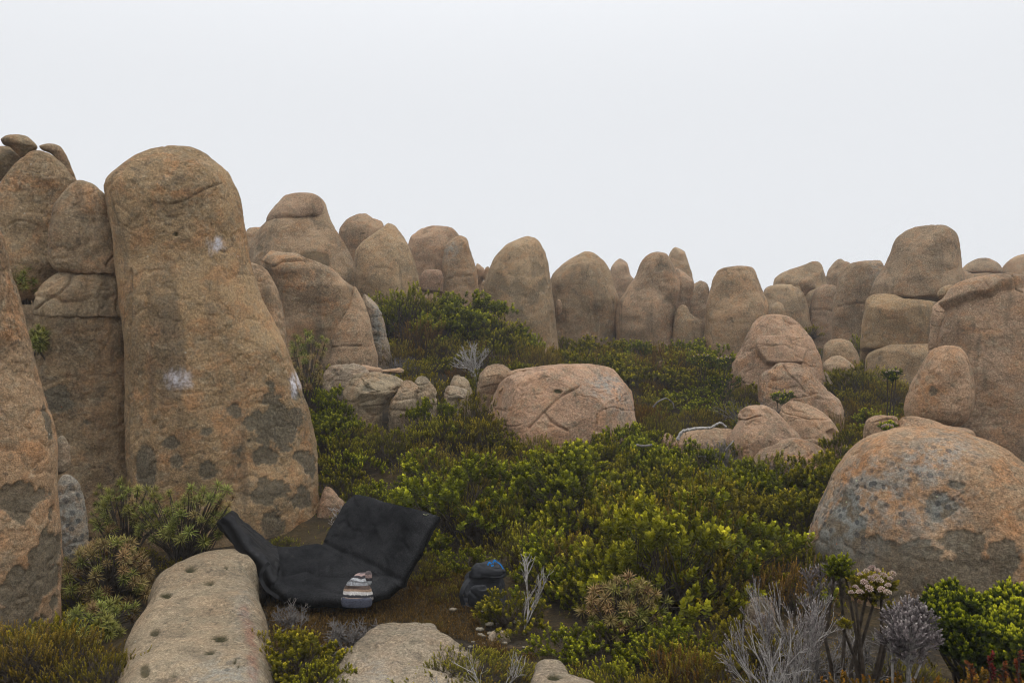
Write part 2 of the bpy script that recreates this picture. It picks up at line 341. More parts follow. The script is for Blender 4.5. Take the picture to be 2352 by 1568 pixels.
R("broad dome boulder behind the stacked small blocks", [(934,575),(944,545),(968,525),(1000,519),(1036,522),(1052,538),(1060,560),(1066,720),(950,720),(938,640)], 19.8, ratio=0.8, ground=False)
R("upright boulder with a scarred grey brow, right of the stacked small blocks", [(1016,600),(1022,568),(1036,548),(1058,540),(1074,546),(1078,558),(1083,585),(1093,615),(1098,650),(1100,730),(1018,730),(1014,660)], 19.2, ratio=0.85, greys=[(1035,575,16,22,.6)], cracks=[([(1028,640),(1045,633),(1082,634)],1.6,.07)])
R("small square block, upper of a stacked pair", [(962,655),(966,635),(973,622),(985,619),(1003,619),(1015,623),(1019,640),(1018,662),(1015,678),(990,672),(964,668)], 18.5, ratio=0.9, n=3.2, base='round', tint='pink', orange=.1, ground=False, name='rock_block')
R("small wedge block, lower of a stacked pair", [(962,690),(966,674),(990,674),(1003,682),(1014,698),(1016,725),(962,725)], 18.4, ratio=0.9, n=3.0, tint='pink', orange=.1, name='rock_block')
R("small rounded rock in the gap left of the tall smooth standing boulder", [(1090,625),(1094,604),(1102,602),(1112,615),(1116,635),(1108,650),(1105,720),(1092,720)], 19.6, ground=False, name='rock')
R("thin upright splinter of rock beside the tall smooth standing boulder", [(1104,680),(1106,650),(1110,640),(1115,642),(1116,665),(1112,720),(1103,720)], 18.8, ratio=0.6, ground=False, name='rock_splinter')
R("pointed dark splinter rising in the gap by the tall smooth standing boulder", [(1111,640),(1114,614),(1119,606),(1123,610),(1126,622),(1127,660),(1120,700),(1110,700)], 19.4, ratio=0.6, ground=False, name='rock_splinter')
# skyline row
R("tall smooth standing boulder with grey patches and a small stone at its foot", [(1110,690),(1114,655),(1122,625),(1137,592),(1165,562),(1192,547),(1213,543),(1234,551),(1249,574),(1258,603),(1264,640),(1272,700),(1278,760),(1286,815),(1290,850),(1118,850),(1112,760)], 18.0, ratio=0.8, n=2.5, orange=0.25, flakes=[(1150,650,16,22,.75),(1135,720,20,30,.75),(1180,690,20,40,.5),(1240,620,14,14,.8),(1250,650,10,20,.8),(1195,735,14,30,.8),(1230,690,12,20,.7),(1215,770,14,30,.8),(1160,760,20,20,.6),(1245,740,10,30,.6)])
R("small flat stone at the foot of the tall smooth standing boulder", [(1225,830),(1240,818),(1262,811),(1283,815),(1294,830),(1290,850),(1225,850)], 17.2, tint='pink', name='stone')
R("round-headed standing boulder with a split right shoulder", [(1262,650),(1272,625),(1292,602),(1312,587),(1335,579),(1364,582),(1384,597),(1399,620),(1410,655),(1424,690),(1422,740),(1414,790),(1412,830),(1270,830),(1266,740),(1262,690)], 19.3, ratio=0.8, n=2.5, cracks=[([(1385,640),(1398,670),(1412,700)],1.6,.05),([(1305,605),(1330,600)],1.4,.03)], flakes=[(1350,640,14,20,.5)])
R("small knob of rock in the gap between two standing boulders", [(1276,700),(1280,688),(1288,690),(1292,705),(1288,722),(1278,725)], 18.6, base='round', ground=False, name='rock')
R("small pointed boulder standing far behind in the skyline gap", [(1400,640),(1404,613),(1416,598),(1428,591),(1437,597),(1444,615),(1449,632),(1458,645),(1450,720),(1400,720)], 25.0, ground=False)
R("bottle-shaped boulder narrowing to a smooth head", [(1413,730),(1420,695),(1436,668),(1458,636),(1470,608),(1484,588),(1508,578),(1533,584),(1549,602),(1558,622),(1563,660),(1556,700),(1550,780),(1548,820),(1418,820),(1413,770)], 18.8, ratio=0.85, n=2.4, lumps=1.4, flakes=[(1525,620,25,20,.4),(1540,690,16,40,.5)])
R("angular shoulder boulder behind the bottle-shaped one", [(1545,660),(1550,615),(1562,618),(1580,630),(1594,645),(1590,680),(1570,760),(1548,760)], 20.3, ground=False)
R("tall leaning boulder peeking above the bottle-shaped one", [(1535,600),(1540,578),(1550,567),(1566,567),(1576,580),(1583,606),(1591,636),(1600,700),(1545,700)], 24.0, ground=False)
R("shaded round boulder in the gap right of the bottle-shaped one", [(1566,720),(1574,680),(1588,655),(1605,645),(1622,650),(1630,668),(1630,780),(1564,780)], 21.0, ground=False)
R("small fin-shaped boulder between two standing boulders", [(1543,775),(1546,740),(1553,710),(1566,699),(1577,702),(1586,718),(1600,730),(1616,740),(1622,800),(1543,800)], 18.3, ratio=0.7, ground=False)
R("barrel-shaped standing boulder with a flaked flat crown", [(1620,740),(1622,700),(1630,665),(1640,636),(1652,620),(1672,613),(1700,609),(1720,612),(1736,618),(1746,640),(1754,670),(1764,700),(1766,740),(1750,800),(1740,830),(1622,830)], 17.8, ratio=0.85, n=2.6, cracks=[([(1644,630),(1655,624),(1672,618),(1690,612)],1.6,.05)])
# right background cluster
R("distant hump-backed boulder on the skyline, beside a peaked rock", [(1776,650),(1780,638),(1800,623),(1846,608),(1868,601),(1885,604),(1894,623),(1900,650),(1904,700),(1780,700)], 24.0, ground=False, cracks=[([(1785,650),(1830,655),(1850,660)],1.5,.06)])
R("cracked low wall of rock below the distant hump-backed boulder", [(1750,690),(1760,660),(1795,654),(1822,656),(1842,668),(1852,690),(1860,730),(1862,780),(1750,780)], 22.2, ratio=0.8, n=2.8, cracks=[([(1822,656),(1835,690),(1845,720)],1.5,.05)])
R("small block jammed between the hump-backed boulder and the grey column", [(1834,645),(1845,638),(1862,636),(1872,648),(1874,662),(1860,668),(1848,680),(1838,660)], 22.0, base='round', ground=False, name='rock_block')
R("grey column-like boulder behind the sloping overhung boulder", [(1858,720),(1864,685),(1873,664),(1888,652),(1906,655),(1922,660),(1924,700),(1922,790),(1860,790)], 22.0, ratio=0.85, cracks=[([(1860,712),(1890,708),(1915,716)],1.5,.06)])
R("little rounded stone leaning on the cracked low wall of rock", [(1768,720),(1772,702),(1782,692),(1795,696),(1803,712),(1808,750),(1768,750)], 20.5, ground=False, name='stone')
R("peaked boulder on the skyline behind the layered column", [(1897,640),(1903,617),(1916,602),(1928,594),(1940,600),(1952,606),(1960,640),(1960,700),(1900,700)], 25.0, ground=False)
R("layered column boulder with a horizontal joint", [(1910,740),(1914,690),(1922,650),(1934,622),(1952,606),(1975,601),(2000,599),(2022,600),(2032,606),(2036,650),(2030,700),(2000,760),(1985,830),(1912,830)], 20.0, ratio=0.8, n=2.7, cracks=[([(1925,704),(1945,700),(1985,695)],1.6,.06),([(1936,755),(1955,763)],1.4,.04)], greys=[(2010,620,15,25,.4)])
R("massive skyline boulder balanced on a cracked block", [(1998,678),(2006,645),(2022,625),(2038,592),(2058,550),(2090,527),(2130,520),(2168,522),(2194,537),(2206,568),(2210,610),(2214,645),(2212,680),(2190,700),(2150,706),(2110,704),(2060,692),(2020,686)], 17.4, ratio=0.8, n=2.6, base='round', orange=0.3, ground=False, lumps=1.3, cracks=[([(2140,610),(2120,590)],1.4,.02)])
R("large squared block carrying the massive skyline boulder", [(1976,790),(1980,745),(1986,705),(1992,682),(2020,672),(2055,676),(2085,688),(2135,692),(2165,710),(2160,790),(2130,800),(2080,803),(2040,808),(2012,822),(1990,836),(1976,830)], 17.0, ratio=0.9, n=3.2, base='round', tint='brown', orange=0.35, ground=False)
R("low dark block under the large squared block", [(1986,850),(1995,812),(2040,793),(2080,790),(2130,788),(2150,810),(2150,920),(1990,920)], 16.6, ratio=0.8, n=3.0, tint='brown', orange=.2)
R("rounded boulder wedged left of the squared block", [(1889,812),(1893,793),(1905,781),(1930,777),(1952,784),(1964,800),(1974,825),(1970,850),(1892,850)], 15.6, ratio=0.9, ground=False)
R("pear-shaped boulder under the wedged rounded boulder", [(1888,845),(1896,828),(1912,818),(1930,817),(1950,824),(1962,840),(1958,862),(1945,885),(1935,910),(1905,910)], 14.7, ratio=0.9, ground=False)
R("small grey stone beside the pear-shaped boulder", [(1880,880),(1884,856),(1896,850),(1903,862),(1915,870),(1919,885),(1912,910),(1882,910)], 13.9, tint='grey', orange=.1, ground=False, name='stone')
R("hazy flat-domed boulder on the far right skyline", [(2206,625),(2220,606),(2245,594),(2268,593),(2290,602),(2303,618),(2300,632),(2275,636),(2240,630)], 28.5, base='round', ground=False)
R("hazy pale rock below the flat-domed skyline boulder", [(2200,640),(2212,620),(2240,630),(2275,637),(2310,632),(2318,680),(2200,680)], 28.0, ratio=0.8, ground=False)
R("hazy round boulder at the far right skyline edge", [(2290,650),(2300,622),(2318,598),(2350,588),(2400,588),(2440,610),(2450,700),(2290,700)], 29.0, ground=False)
# right middle
R("small rounded stone perched beside the overhanging flake", [(2152,676),(2160,662),(2178,655),(2196,658),(2206,668),(2200,680),(2180,688),(2160,687)], 11.2, base='round', tint='far', ground=False, name='stone')
R("narrow pinkish slab standing left of the big flaked boulder", [(2128,830),(2135,760),(2140,705),(2150,690),(2180,676),(2210,680),(2215,800),(2200,900),(2125,900)], 11.0, ratio=0.8, n=2.8, tint='pink', orange=.1, ground=False, name='rock_slab')
R("very big boulder with an overhanging flake at its crown", [(2140,860),(2152,790),(2160,740),(2170,715),(2186,688),(2210,668),(2245,655),(2290,650),(2340,653),(2420,680),(2490,760),(2530,900),(2540,1120),(2200,1120),(2150,960)], 10.6, ratio=0.6, n=2.7, tint='far', orange=0.5, bury=.5,
  cracks=[([(2262,660),(2275,676),(2290,674)],1.8,.04),([(2322,650),(2335,662),(2350,668)],2,.05)], plates=[([(2163,722),(2170,700),(2195,665),(2240,640),(2360,630),(2370,655),(2300,668),(2278,684),(2245,686),(2215,696),(2190,708)],.13)], flakes=[(2210,760,14,10,.7),(2330,930,25,40,.4)])
R("egg-shaped boulder leaning against the very big boulder", [(2076,935),(2084,905),(2100,868),(2120,828),(2138,803),(2160,793),(2185,791),(2208,799),(2224,818),(2234,850),(2239,890),(2236,935),(2222,962),(2195,980),(2150,984),(2100,975),(2080,960)], 9.3, ratio=0.85, n=2.3, base='round', tint='pink', orange=0.6, ground=False, flakes=[(2145,895,14,22,.8)])
R("sloping boulder with an overhung shaded face", [(1680,835),(1698,802),(1716,765),(1733,735),(1755,722),(1785,721),(1815,728),(1842,748),(1865,775),(1884,812),(1892,850),(1892,910),(1690,910)], 14.0, ratio=0.85, n=2.5, tint='pink', orange=0.5,
  cracks=[([(1797,722),(1802,735),(1820,742),(1845,745)],1.6,.06)], plates=[([(1735,790),(1750,772),(1800,768),(1845,775),(1850,790),(1848,815),(1840,840),(1760,840),(1738,815)],.16)])
R("lumpy pink boulder below the sloping overhung boulder", [(1742,872),(1752,856),(1770,846),(1780,836),(1793,832),(1806,836),(1823,832),(1845,839),(1867,852),(1885,877),(1908,900),(1930,920),(1938,960),(1760,960),(1742,900)], 12.2, ratio=0.85, n=2.4, tint='pink', orange=.5, cracks=[([(1800,838),(1812,860),(1835,880),(1850,900)],2.2,.06),([(1776,845),(1795,848)],1.6,.04)])
R("pink boulder with a flat overhanging lip, front left of a trio", [(1668,1010),(1680,990),(1693,968),(1693,952),(1703,941),(1720,934),(1757,929),(1778,938),(1795,946),(1808,962),(1823,980),(1849,1008),(1856,1040),(1856,1090),(1672,1090)], 10.4, ratio=0.8, n=2.4, tint='pink', orange=.45, cracks=[([(1694,964),(1712,966),(1735,958),(1750,955)],2.2,.07),([(1712,976),(1730,968),(1745,972)],1.8,.03)])
R("pink boulder with a dark hollow, back right of a trio", [(1788,945),(1803,927),(1823,920),(1855,927),(1878,938),(1904,956),(1926,975),(1939,1000),(1948,1025),(1948,1080),(1800,1080)], 10.8, ratio=0.8, n=2.4, tint='pink', orange=.35, plates=[([(1895,990),(1915,982),(1935,1000),(1945,1018),(1925,1015),(1905,1005)],-.07)])
R("reddish low boulder, foremost of a trio", [(1728,1085),(1732,1055),(1745,1035),(1772,1024),(1801,1010),(1833,1008),(1866,1018),(1895,1028),(1912,1045),(1916,1080),(1916,1130),(1728,1130)], 9.9, ratio=0.8, n=2.4, tint='pink', orange=.7, cracks=[([(1802,1028),(1815,1020),(1818,1010)],1.8,.04),([(1815,1050),(1850,1052),(1866,1040)],2.5,.05)])
R("low pale slab under a bleached branch", [(1552,1012),(1560,998),(1575,990),(1605,984),(1650,984),(1685,987),(1690,1015),(1685,1050),(1552,1050)], 10.7, ratio=0.8, tint='pink', orange=.1, name='rock_slab')
R("small stone beside the low pale slab", [(1520,1010),(1524,998),(1535,992),(1550,994),(1558,1008),(1556,1040),(1520,1040)], 10.6, tint='pink', name='stone')
# middle
R("wide pinkish dome boulder split by a diagonal crack", [(1110,940),(1116,918),(1132,893),(1162,870),(1202,851),(1260,839),(1330,833),(1388,838),(1424,851),(1444,876),(1453,910),(1458,950),(1466,985),(1468,1040),(1104,1040),(1102,985)], 11.0, ratio=0.75, n=2.4, tint='pink', orange=0.35, bury=.3,
  cracks=[([(1216,985),(1240,955),(1262,935),(1278,922),(1290,908),(1303,900),(1318,893),(1335,880)],2.4,.08),([(1250,948),(1262,965),(1285,980),(1305,990)],2.4,.08),([(1372,950),(1372,990)],2,.06)],
  greys=[(1395,880,42,22,.8),(1375,905,20,20,.5),(1430,930,25,40,.5)], moss_and_holes=[(1281,897,9,5,1)])
R("grey-pink rock at the left end of the wide split boulder", [(1094,900),(1098,868),(1106,850),(1124,838),(1150,834),(1168,838),(1182,850),(1170,875),(1150,900),(1140,930),(1100,940)], 11.7, ratio=0.85, n=2.7, tint='pink', orange=.2)
R("thin curled slab resting on the left of the wide split boulder", [(1160,868),(1172,853),(1200,845),(1230,841),(1258,840),(1245,848),(1215,856),(1190,866),(1165,876)], 11.2, ratio=0.7, base='round', tint='pink', ground=False, name='rock_slab')
R("thin splinter slab under the curled slab", [(1142,905),(1150,890),(1170,878),(1190,870),(1178,884),(1160,898),(1150,912)], 10.85, ratio=0.6, base='round', tint='pink', ground=False, name='rock_slab')
R("low grey rock with a pit, left in the middle rocks", [(740,875),(744,855),(756,842),(784,837),(809,834),(828,838),(846,850),(850,880),(848,905),(742,905)], 11.5, ratio=0.8, tint='grey', orange=.2, rough=1.3, moss_and_holes=[(783,851,3,3,1)])
R("thin ledge of rock behind the low pitted grey rock", [(826,846),(832,838),(850,840),(878,846),(880,856),(850,860),(828,858)], 11.9, base='round', tint='pink', ground=False, name='rock_slab')
R("small flat slab lying above the blocky grey rock", [(873,850),(890,847),(908,846),(917,844),(928,849),(925,857),(899,856),(880,854)], 11.3, base='round', tint='pink', ground=False, name='rock_slab')
R("blocky grey rock in the middle of the slope", [(790,915),(793,885),(806,868),(820,857),(850,854),(870,853),(893,858),(919,867),(929,876),(925,892),(900,912),(880,940),(876,960),(792,960)], 10.7, ratio=0.85, n=2.6, tint='grey', orange=.3, rough=1.3, cracks=[([(806,870),(825,864),(850,862),(875,868)],2.0,.04)], flakes=[(845,890,20,14,.4)])
R("tilted grey rock with split edge beside the blocky grey rock", [(895,925),(908,905),(918,885),(928,870),(938,866),(950,871),(962,880),(958,905),(954,960),(896,960)], 10.5, ratio=0.8, n=2.6, tint='grey', orange=.3, rough=1.5)
R("humped grey rock right of the split-edged rock", [(950,890),(955,868),(968,861),(982,868),(988,877),(996,885),(1004,905),(1000,950),(952,950)], 10.8, ratio=0.8, tint='grey', orange=.3, rough=1.5)
R("small wedge rock low between the middle rocks", [(1020,905),(1027,886),(1046,887),(1075,894),(1083,902),(1070,914),(1056,920),(1050,950),(1022,950)], 10.9, ratio=0.9, n=2.8, tint='grey', orange=.25, rough=1.3, name='rock')
R("small grey rock behind the small wedge rock", [(1030,890),(1034,867),(1055,861),(1073,870),(1084,895),(1080,920),(1032,920)], 11.4, ratio=0.8, tint='grey', orange=.2, ground=False, name='rock')
R("pale flat rock showing through the heath in mid-slope", [(1335,1120),(1352,1108),(1385,1103),(1412,1107),(1426,1118),(1418,1150),(1340,1150)], 8.6, ratio=0.9, tint='grey', orange=.15, name='rock_slab', ground=False)
R("small pale stone on the far heath slope", [(1508,838),(1514,829),(1528,828),(1545,836),(1546,850),(1508,850)], 15.5, tint='grey', name='stone', ground=False)
# right foreground
R("large round orange boulder with grey lichen patches and peeling crust", [(1856,1300),(1860,1248),(1878,1182),(1908,1112),(1945,1052),(1990,1016),(2060,990),(2130,980),(2200,986),(2280,1012),(2352,1052),(2430,1112),(2490,1200),(2515,1320),(2510,1480),(2480,1640),(1900,1640),(1866,1480),(1856,1380)], 6.25, ratio=0.8, n=2.4, tint='orange', orange=0.78, bury=.3, ground=False,
  greys=[(2000,1120,85,55,.8),(1960,1180,60,80,.95),(2110,1080,70,50,.75),(2080,1180,90,60,.6),(2170,1040,60,35,.8),(2160,1160,50,50,.7),(1900,1200,40,80,.7)],
  flakes=[(1930,1220,70,80,.95),(2080,1275,110,40,1.0),(2010,1330,120,60,.85),(1900,1330,70,90,.9),(2200,1245,50,45,.9),(2240,1330,60,40,.8),(2160,1170,45,35,.8),(2310,1280,40,50,.75),(2120,1360,80,50,.7),(1900,1130,40,40,.5),(2220,1110,30,12,.7),(2250,1200,25,20,.6),(1960,1270,90,60,.9),(2100,1330,140,60,.8),(1890,1270,40,90,.9),(2180,1300,60,50,.75)],
  cracks=[([(2140,1165),(2165,1160),(2185,1150),(2200,1138),(2225,1128)],1.6,.02)])
R("flat ledge stone at the left behind the large round orange boulder", [(1984,980),(1992,964),(2012,955),(2040,952),(2062,958),(2066,985),(2064,1030),(1988,1030)], 8.4, ratio=0.8, n=2.7, tint='pink', orange=.4, cracks=[([(2008,968),(2040,962),(2062,966)],1.8,.04)], name='rock')
R("low ledge rock touching the back of the large round orange boulder", [(2060,985),(2068,962),(2095,955),(2130,962),(2170,975),(2205,982),(2240,990),(2240,1050),(2062,1050)], 8.2, ratio=0.6, n=2.6, tint='pink', orange=.4, name='rock')
# foreground slabs: seen from above, lofted along the line of sight (slab = far distance, near distance, thickness)
R("long pale foreground slab dotted with dark moss pits", [(362,1285),(385,1272),(440,1268),(500,1265),(545,1270),(578,1286),(598,1315),(612,1360),(622,1420),(628,1480),(632,1568),(640,1700),(250,1700),(258,1568),(272,1450),(300,1385),(335,1340),(345,1310)], 5.2, tint='grey', orange=0.12, slab=(6.15, 3.3, .42), n=3.8, rough=0.8, name='rock_slab',
  moss_and_holes=[(437,1306,12,6,1),(480,1336,11,5.5,1),(380,1363,13,7,1),(505,1465,18,7,1),(355,1452,11,9,.9),(484,1496,9,6,1),(520,1304,4,3,1),(330,1535,12,16,.8),(450,1545,8,5,1),(540,1518,4,3,1),(400,1545,6,5,.9),(550,1525,3,3,1)], greys=[(520,1545,70,30,.6),(560,1400,20,60,.3)], stain=1.0)
R("flat pale rock half buried under the low olive mat shrub", [(806,1460),(850,1439),(905,1429),(960,1431),(1012,1444),(1060,1462),(1098,1484),(1112,1520),(1110,1560),(1100,1610),(740,1610),(745,1560),(768,1510),(780,1480)], 5.0, tint='grey', orange=0.12, slab=(5.0, 4.0, .16), n=5.0, rough=2.0, name='rock_slab', greys=[(860,1540,40,25,.5)])
R("small flat rock beside the leafless twigs at the mat shrub's edge", [(1215,1522),(1240,1518),(1290,1526),(1340,1538),(1390,1556),(1430,1590),(1450,1700),(1220,1700)], 4.4, tint='grey', orange=0.12, slab=(4.12, 3.1, .25), n=3.5, name='rock_slab', moss_and_holes=[(1272,1553,16,7,1)])
R("small pale stone on the bare soil near the path", [(1120,1465),(1128,1452),(1145,1447),(1160,1452),(1172,1466),(1168,1490),(1122,1490)], 5.15, ratio=0.8, n=2.8, tint='grey', orange=.1, bury=.06, name='stone', ground=False)
R("mossy grey stone under the shrubs left of the dead white bush", [(1710,1395),(1722,1378),(1745,1368),(1768,1376),(1780,1400),(1775,1435),(1712,1435)], 5.3, ratio=0.8, tint='grey', bury=.3, moss_and_holes=[(1755,1390,20,16,.6)], name='stone', ground=False)

FR = {}
def ground_base(X, Y):
    return np.interp(Y, [-40, 0, 3, 4.2, 5.2, 6, 7.5, 9, 11, 14, 20, 26, 34, 60, 120], [-1.8, -1.72, -1.75, -1.82, -1.93, -1.97, -1.88, -1.62, -1.25, -0.87, -0.30, 0.0, -0.6, -7, -26]) + CAMZ

GC = []
for r in ROCKS:
    if r['ground'] and r['base'] == 'open' and r['slab'] is None:
        P = r['poly']; yb = P[:, 1].max(); bx = P[P[:, 1] > yb - 3][:, 0].mean(); w = np.ptp(P[:, 0]) * .5 / F * r['D']
        p = W(bx, yb, r['D']); GC.append((p[0], p[1] - 0.3 * w, p[2] - 0.12, max(w, .5)))
for (x, y, D) in [(700, 1395, 5.7), (760, 1270, 6.8), (930, 1345, 5.75), (1100, 1420, 5.6), (900, 720, 16.0), (1050, 730, 17.0), (1000, 850, 13), (1380, 830, 17.5), (1600, 860, 15), (450, 1310, 6.6), (250, 1330, 6.3), (160, 1480, 5.3), (1500, 1480, 5.0), (1300, 1330, 6.3), (900, 1570, 4.75), (1300, 1640, 4.2), (840, 985, 10.3), (960, 980, 10.3), (1060, 965, 10.6), (1200, 1022, 10.2), (1320, 1040, 10.2), (1430, 1022, 10.4), (1780, 1105, 9.5), (1880, 1085, 9.8)]:
    p = W(x, y, D); GC.append((p[0], p[1], p[2], 0.9))
GC = np.array(GC)
def ground_z(X, Y):
    X = np.asarray(X, float); Y = np.asarray(Y, float); b = ground_base(X, Y)
    num = np.zeros_like(b); den = np.full_like(b, 0.35)
    for gx, gy, gz, s in GC:
        w = np.exp(-((X - gx) ** 2 + (Y - gy) ** 2) / (0.8 + s) ** 2)
        num += w * (gz - ground_base(gx, gy)); den += w
    return b + num / den

def profile(P, rows):
    """left and right edge of a closed outline at each row"""
    A = P; B = np.roll(P, -1, 0)
    xl = np.full(len(rows), np.inf); xr = np.full(len(rows), -np.inf)
    for (x1, y1), (x2, y2) in zip(A, B):
        if y1 == y2: continue
        lo, hi = min(y1, y2), max(y1, y2)
        k = (rows >= lo) & (rows <= hi)
        if not k.any(): continue
        x = x1 + (x2 - x1) * (rows[k] - y1) / (y2 - y1)
        xl[k] = np.minimum(xl[k], x); xr[k] = np.maximum(xr[k], x)
    return xl, xr

def grid_normals(G):
    du = np.roll(G, -1, 1) - np.roll(G, 1, 1)
    dv = np.gradient(G, axis=0)
    nrm = np.cross(du, dv); ln = np.linalg.norm(nrm, axis=2, keepdims=True)
    return nrm / np.maximum(ln, 1e-9)

FOOT = []          # plan footprints and outlines, for placing plants
def build_rock(r, idx):
    D, n = r['D'], r['n']
    P = catmull(r['poly']); y0, y1 = P[:, 1].min(), P[:, 1].max(); Hpx = y1 - y0
    fine = r['tint'] in ('pink', 'grey') and 9.5 < D < 14.5
    sp = (1.9 if fine else 2.9 if (Hpx >= 450 or D > 15) else 2.7) if r['slab'] is None else 4.0
    rows = np.linspace(y0 + 0.02, y1 - 0.02, 700); xl, xr = profile(P, rows)
    if r['base'] == 'open' and r['slab'] is None:      # sides run on into the ground
        kb = np.searchsorted(rows, y1 - max(0.10 * Hpx, 8)); xl[kb:] = xl[kb]; xr[kb:] = xr[kb]
    hw = (xr - xl) / 2; xc = (xl + xr) / 2
    ds = np.hypot(np.diff(rows), np.hypot(np.diff(hw), np.diff(xc)))
    s = np.concatenate([[0], np.cumsum(ds)]); K = max(14, int(s[-1] / sp))
    t = np.interp(np.linspace(0, s[-1], K), s, rows)
    hw = np.interp(t, rows, hw); xc = np.interp(t, rows, xc)
    hw[0] = min(hw[0], 0.6)
    if r['base'] == 'round': hw[-1] = min(hw[-1], 0.6)
    mf = max(16, int(math.pi * hw.max() / sp * 0.75)); mb = max(10, mf // 3)
    if r['slab'] is None:
        ph = np.concatenate([np.linspace(0, math.pi, mf, endpoint=False), np.linspace(math.pi, 2 * math.pi, mb, endpoint=False)])
        x0 = (P[:, 0].min() + P[:, 0].max()) / 2
        x0c = np.clip(x0, 100, 2252)
        th = math.atan((x0c - CX) / F); Rr = D / math.cos(th)
        ray = np.array([math.sin(th), math.cos(th), 0]); per = np.array([math.cos(th), -math.sin(th), 0])
        def lat(x): return Rr * np.tan(np.arctan((x - CX) / F) - th)
        L, Rt = lat(xc - hw), lat(xc + hw); c = (L + Rt) / 2; w = (Rt - L) / 2
        wmax = w.max()
        b = r['ratio'] * w * 0.75 + r['ratio'] * 0.25 * np.sqrt(np.maximum(w, 0) * wmax)
        if D < 20: w = w * np.sqrt(np.clip(1 - (b / Rr) ** 2, .8, 1))
        z = CAMZ - (t - CY) / F * D
        if r['base'] == 'open':
            nb = max(3, int(r['bury'] / (sp / F * D) / 3)); ex = np.linspace(0, 1, nb + 1)[1:]
            z = np.concatenate([z, z[-1] - ex * r['bury']]); w = np.concatenate([w, w[-1] * (1 - 0.1 * ex)]); b = np.concatenate([b, b[-1] * (1 - .1 * ex)]); c = np.concatenate([c, np.full(nb, c[-1])])
        co = np.sign(np.cos(ph)) * np.abs(np.cos(ph)) ** (2 / n); si = np.sign(np.sin(ph)) * np.abs(np.sin(ph)) ** (2 / n)
        G = (ray[None, None] * Rr + per[None, None] * (c[:, None] + w[:, None] * co[None])[..., None] - ray[None, None] * (b[:, None] * si[None])[..., None])
        G[..., 2] = z[:, None]
        size = 2 * wmax
        front = np.clip(si, 0, 1)[None, :] * np.ones((len(z), 1))
        view = ray
    else:
        Df, Dn, th_ = r['slab']
        ph = np.linspace(math.pi * 1.12, -math.pi * 0.12, mf + mb, endpoint=True)
        iv = (t - t[0]) / (t[-1] - t[0]); Dr = 1 / (1 / Df + (1 / Dn - 1 / Df) * iv)
        ztop = CAMZ - (t - CY) / F * Dr; X = (xc - CX) / F * Dr; w = hw / F * Dr; Yv = Dr
        nb = 14; ex = np.linspace(1, 0, nb + 1)[:-1]          # far end rolls down out of sight
        kf = int(np.searchsorted(t, t[0] + 0.085 * min(t[-1] - t[0], 320)))
        Yv = np.concatenate([Dr[0] + 0.22 * np.sin(ex * math.pi / 2), Dr[3:]]); ztop = np.concatenate([ztop[0] - th_ * (1 - np.cos(ex * math.pi / 2)), ztop[3:]])
        wk = w[kf] * (0.86 + 0.14 * np.clip(np.arange(3, len(w)) / kf, 0, 1)); w = np.concatenate([w[kf] * (0.86 - 0.4 * ex ** 2), np.where(np.arange(3, len(w)) < kf, wk, w[3:])]) * 1.03; X = np.concatenate([np.full(nb, X[kf]), np.where(np.arange(3, len(X)) < kf, X[kf], X[3:])])
        co = -np.sign(np.cos(ph)) * np.abs(np.cos(ph)) ** (2 / n); si = np.sign(np.sin(ph)) * np.abs(np.sin(ph)) ** (2 / n)
        co = -co
        G = np.zeros((len(Yv), len(ph), 3)); G[..., 0] = X[:, None] + w[:, None] * co[None]; G[..., 1] = Yv[:, None]; G[..., 2] = ztop[:, None] - th_ + th_ * si[None]
        size = 2 * w.max(); wmax = size / 2; front = np.clip(si, 0, 1)[None, :] * np.ones((len(Yv), 1)); view = np.array([0, 0, -1.0])
    K, Mn = G.shape[:2]
    closed = r['slab'] is None
    if closed: nrm = grid_normals(G)
    else:
        du = np.gradient(G, axis=1); dv = np.gradient(G, axis=0); nrm = np.cross(du, dv); nrm /= np.maximum(np.linalg.norm(nrm, axis=2, keepdims=True), 1e-9)
    cen = G.reshape(-1, 3).mean(0)
    if ((G - cen) * nrm).sum() < 0: nrm = -nrm
    Pn = G.reshape(-1, 3); N = nrm.reshape(-1, 3); fr = front.reshape(-1)
    off = np.array([idx * 3.17, idx * 1.91, idx * 0.73])
    q = Pn + off
    pxs = D / F                                              # metres per traced pixel
    # big lumps push along the line of sight only, so the outline stays
    lump = fbm(q * (1.6 / size), 3) * r['lumps']
    Pn = Pn + view[None] * (fr * lump * 0.16 * wmax)[:, None]
    if closed and (fine or D > 13):      # flat joint faces on the weathered rocks
        pg = np.random.default_rng(1000 + idx); cc_ = np.array([Pn[:, 0].mean(), Pn[:, 1].mean(), Pn[:, 2].min() * .45 + Pn[:, 2].max() * .55])
        mid = fine
        for _ in range(16 if mid else 7):
            a_ = pg.uniform(-1.35, 1.35); e_ = pg.uniform(-.15, 1.0)
            pl = np.array([math.sin(a_) * math.cos(e_), -math.cos(a_) * math.cos(e_), math.sin(e_)])
            pr_ = (Pn - cc_) @ pl; h_ = pr_.max() * (pg.uniform(.86, .95) if mid else pg.uniform(.90, .97))
            wob_ = .02 * size * fbm(q * (4.0 / size) + 11 * _, 2)
            ex_ = np.maximum(0, pr_ - h_ - wob_)
            Pn = Pn - pl[None] * (ex_ * (.85 if mid else .7))[:, None]
    rg = r['rough']
    d = 0.018 * size * fbm(q * (3.2 / size) + 5, 3) * rg + 0.012 * np.sqrt(size) * fbm(q * 3.1 + 9, 4, 0.55) * rg
    rid = 1 - np.abs(fbm(q * 4.6 + 31, 3)) * 2
    if fine: d = d - 0.016 * np.clip(1 - np.abs(fbm(q * np.array([1.3, 1.3, 3.2]) + 61, 3)) * 14, 0, 1)
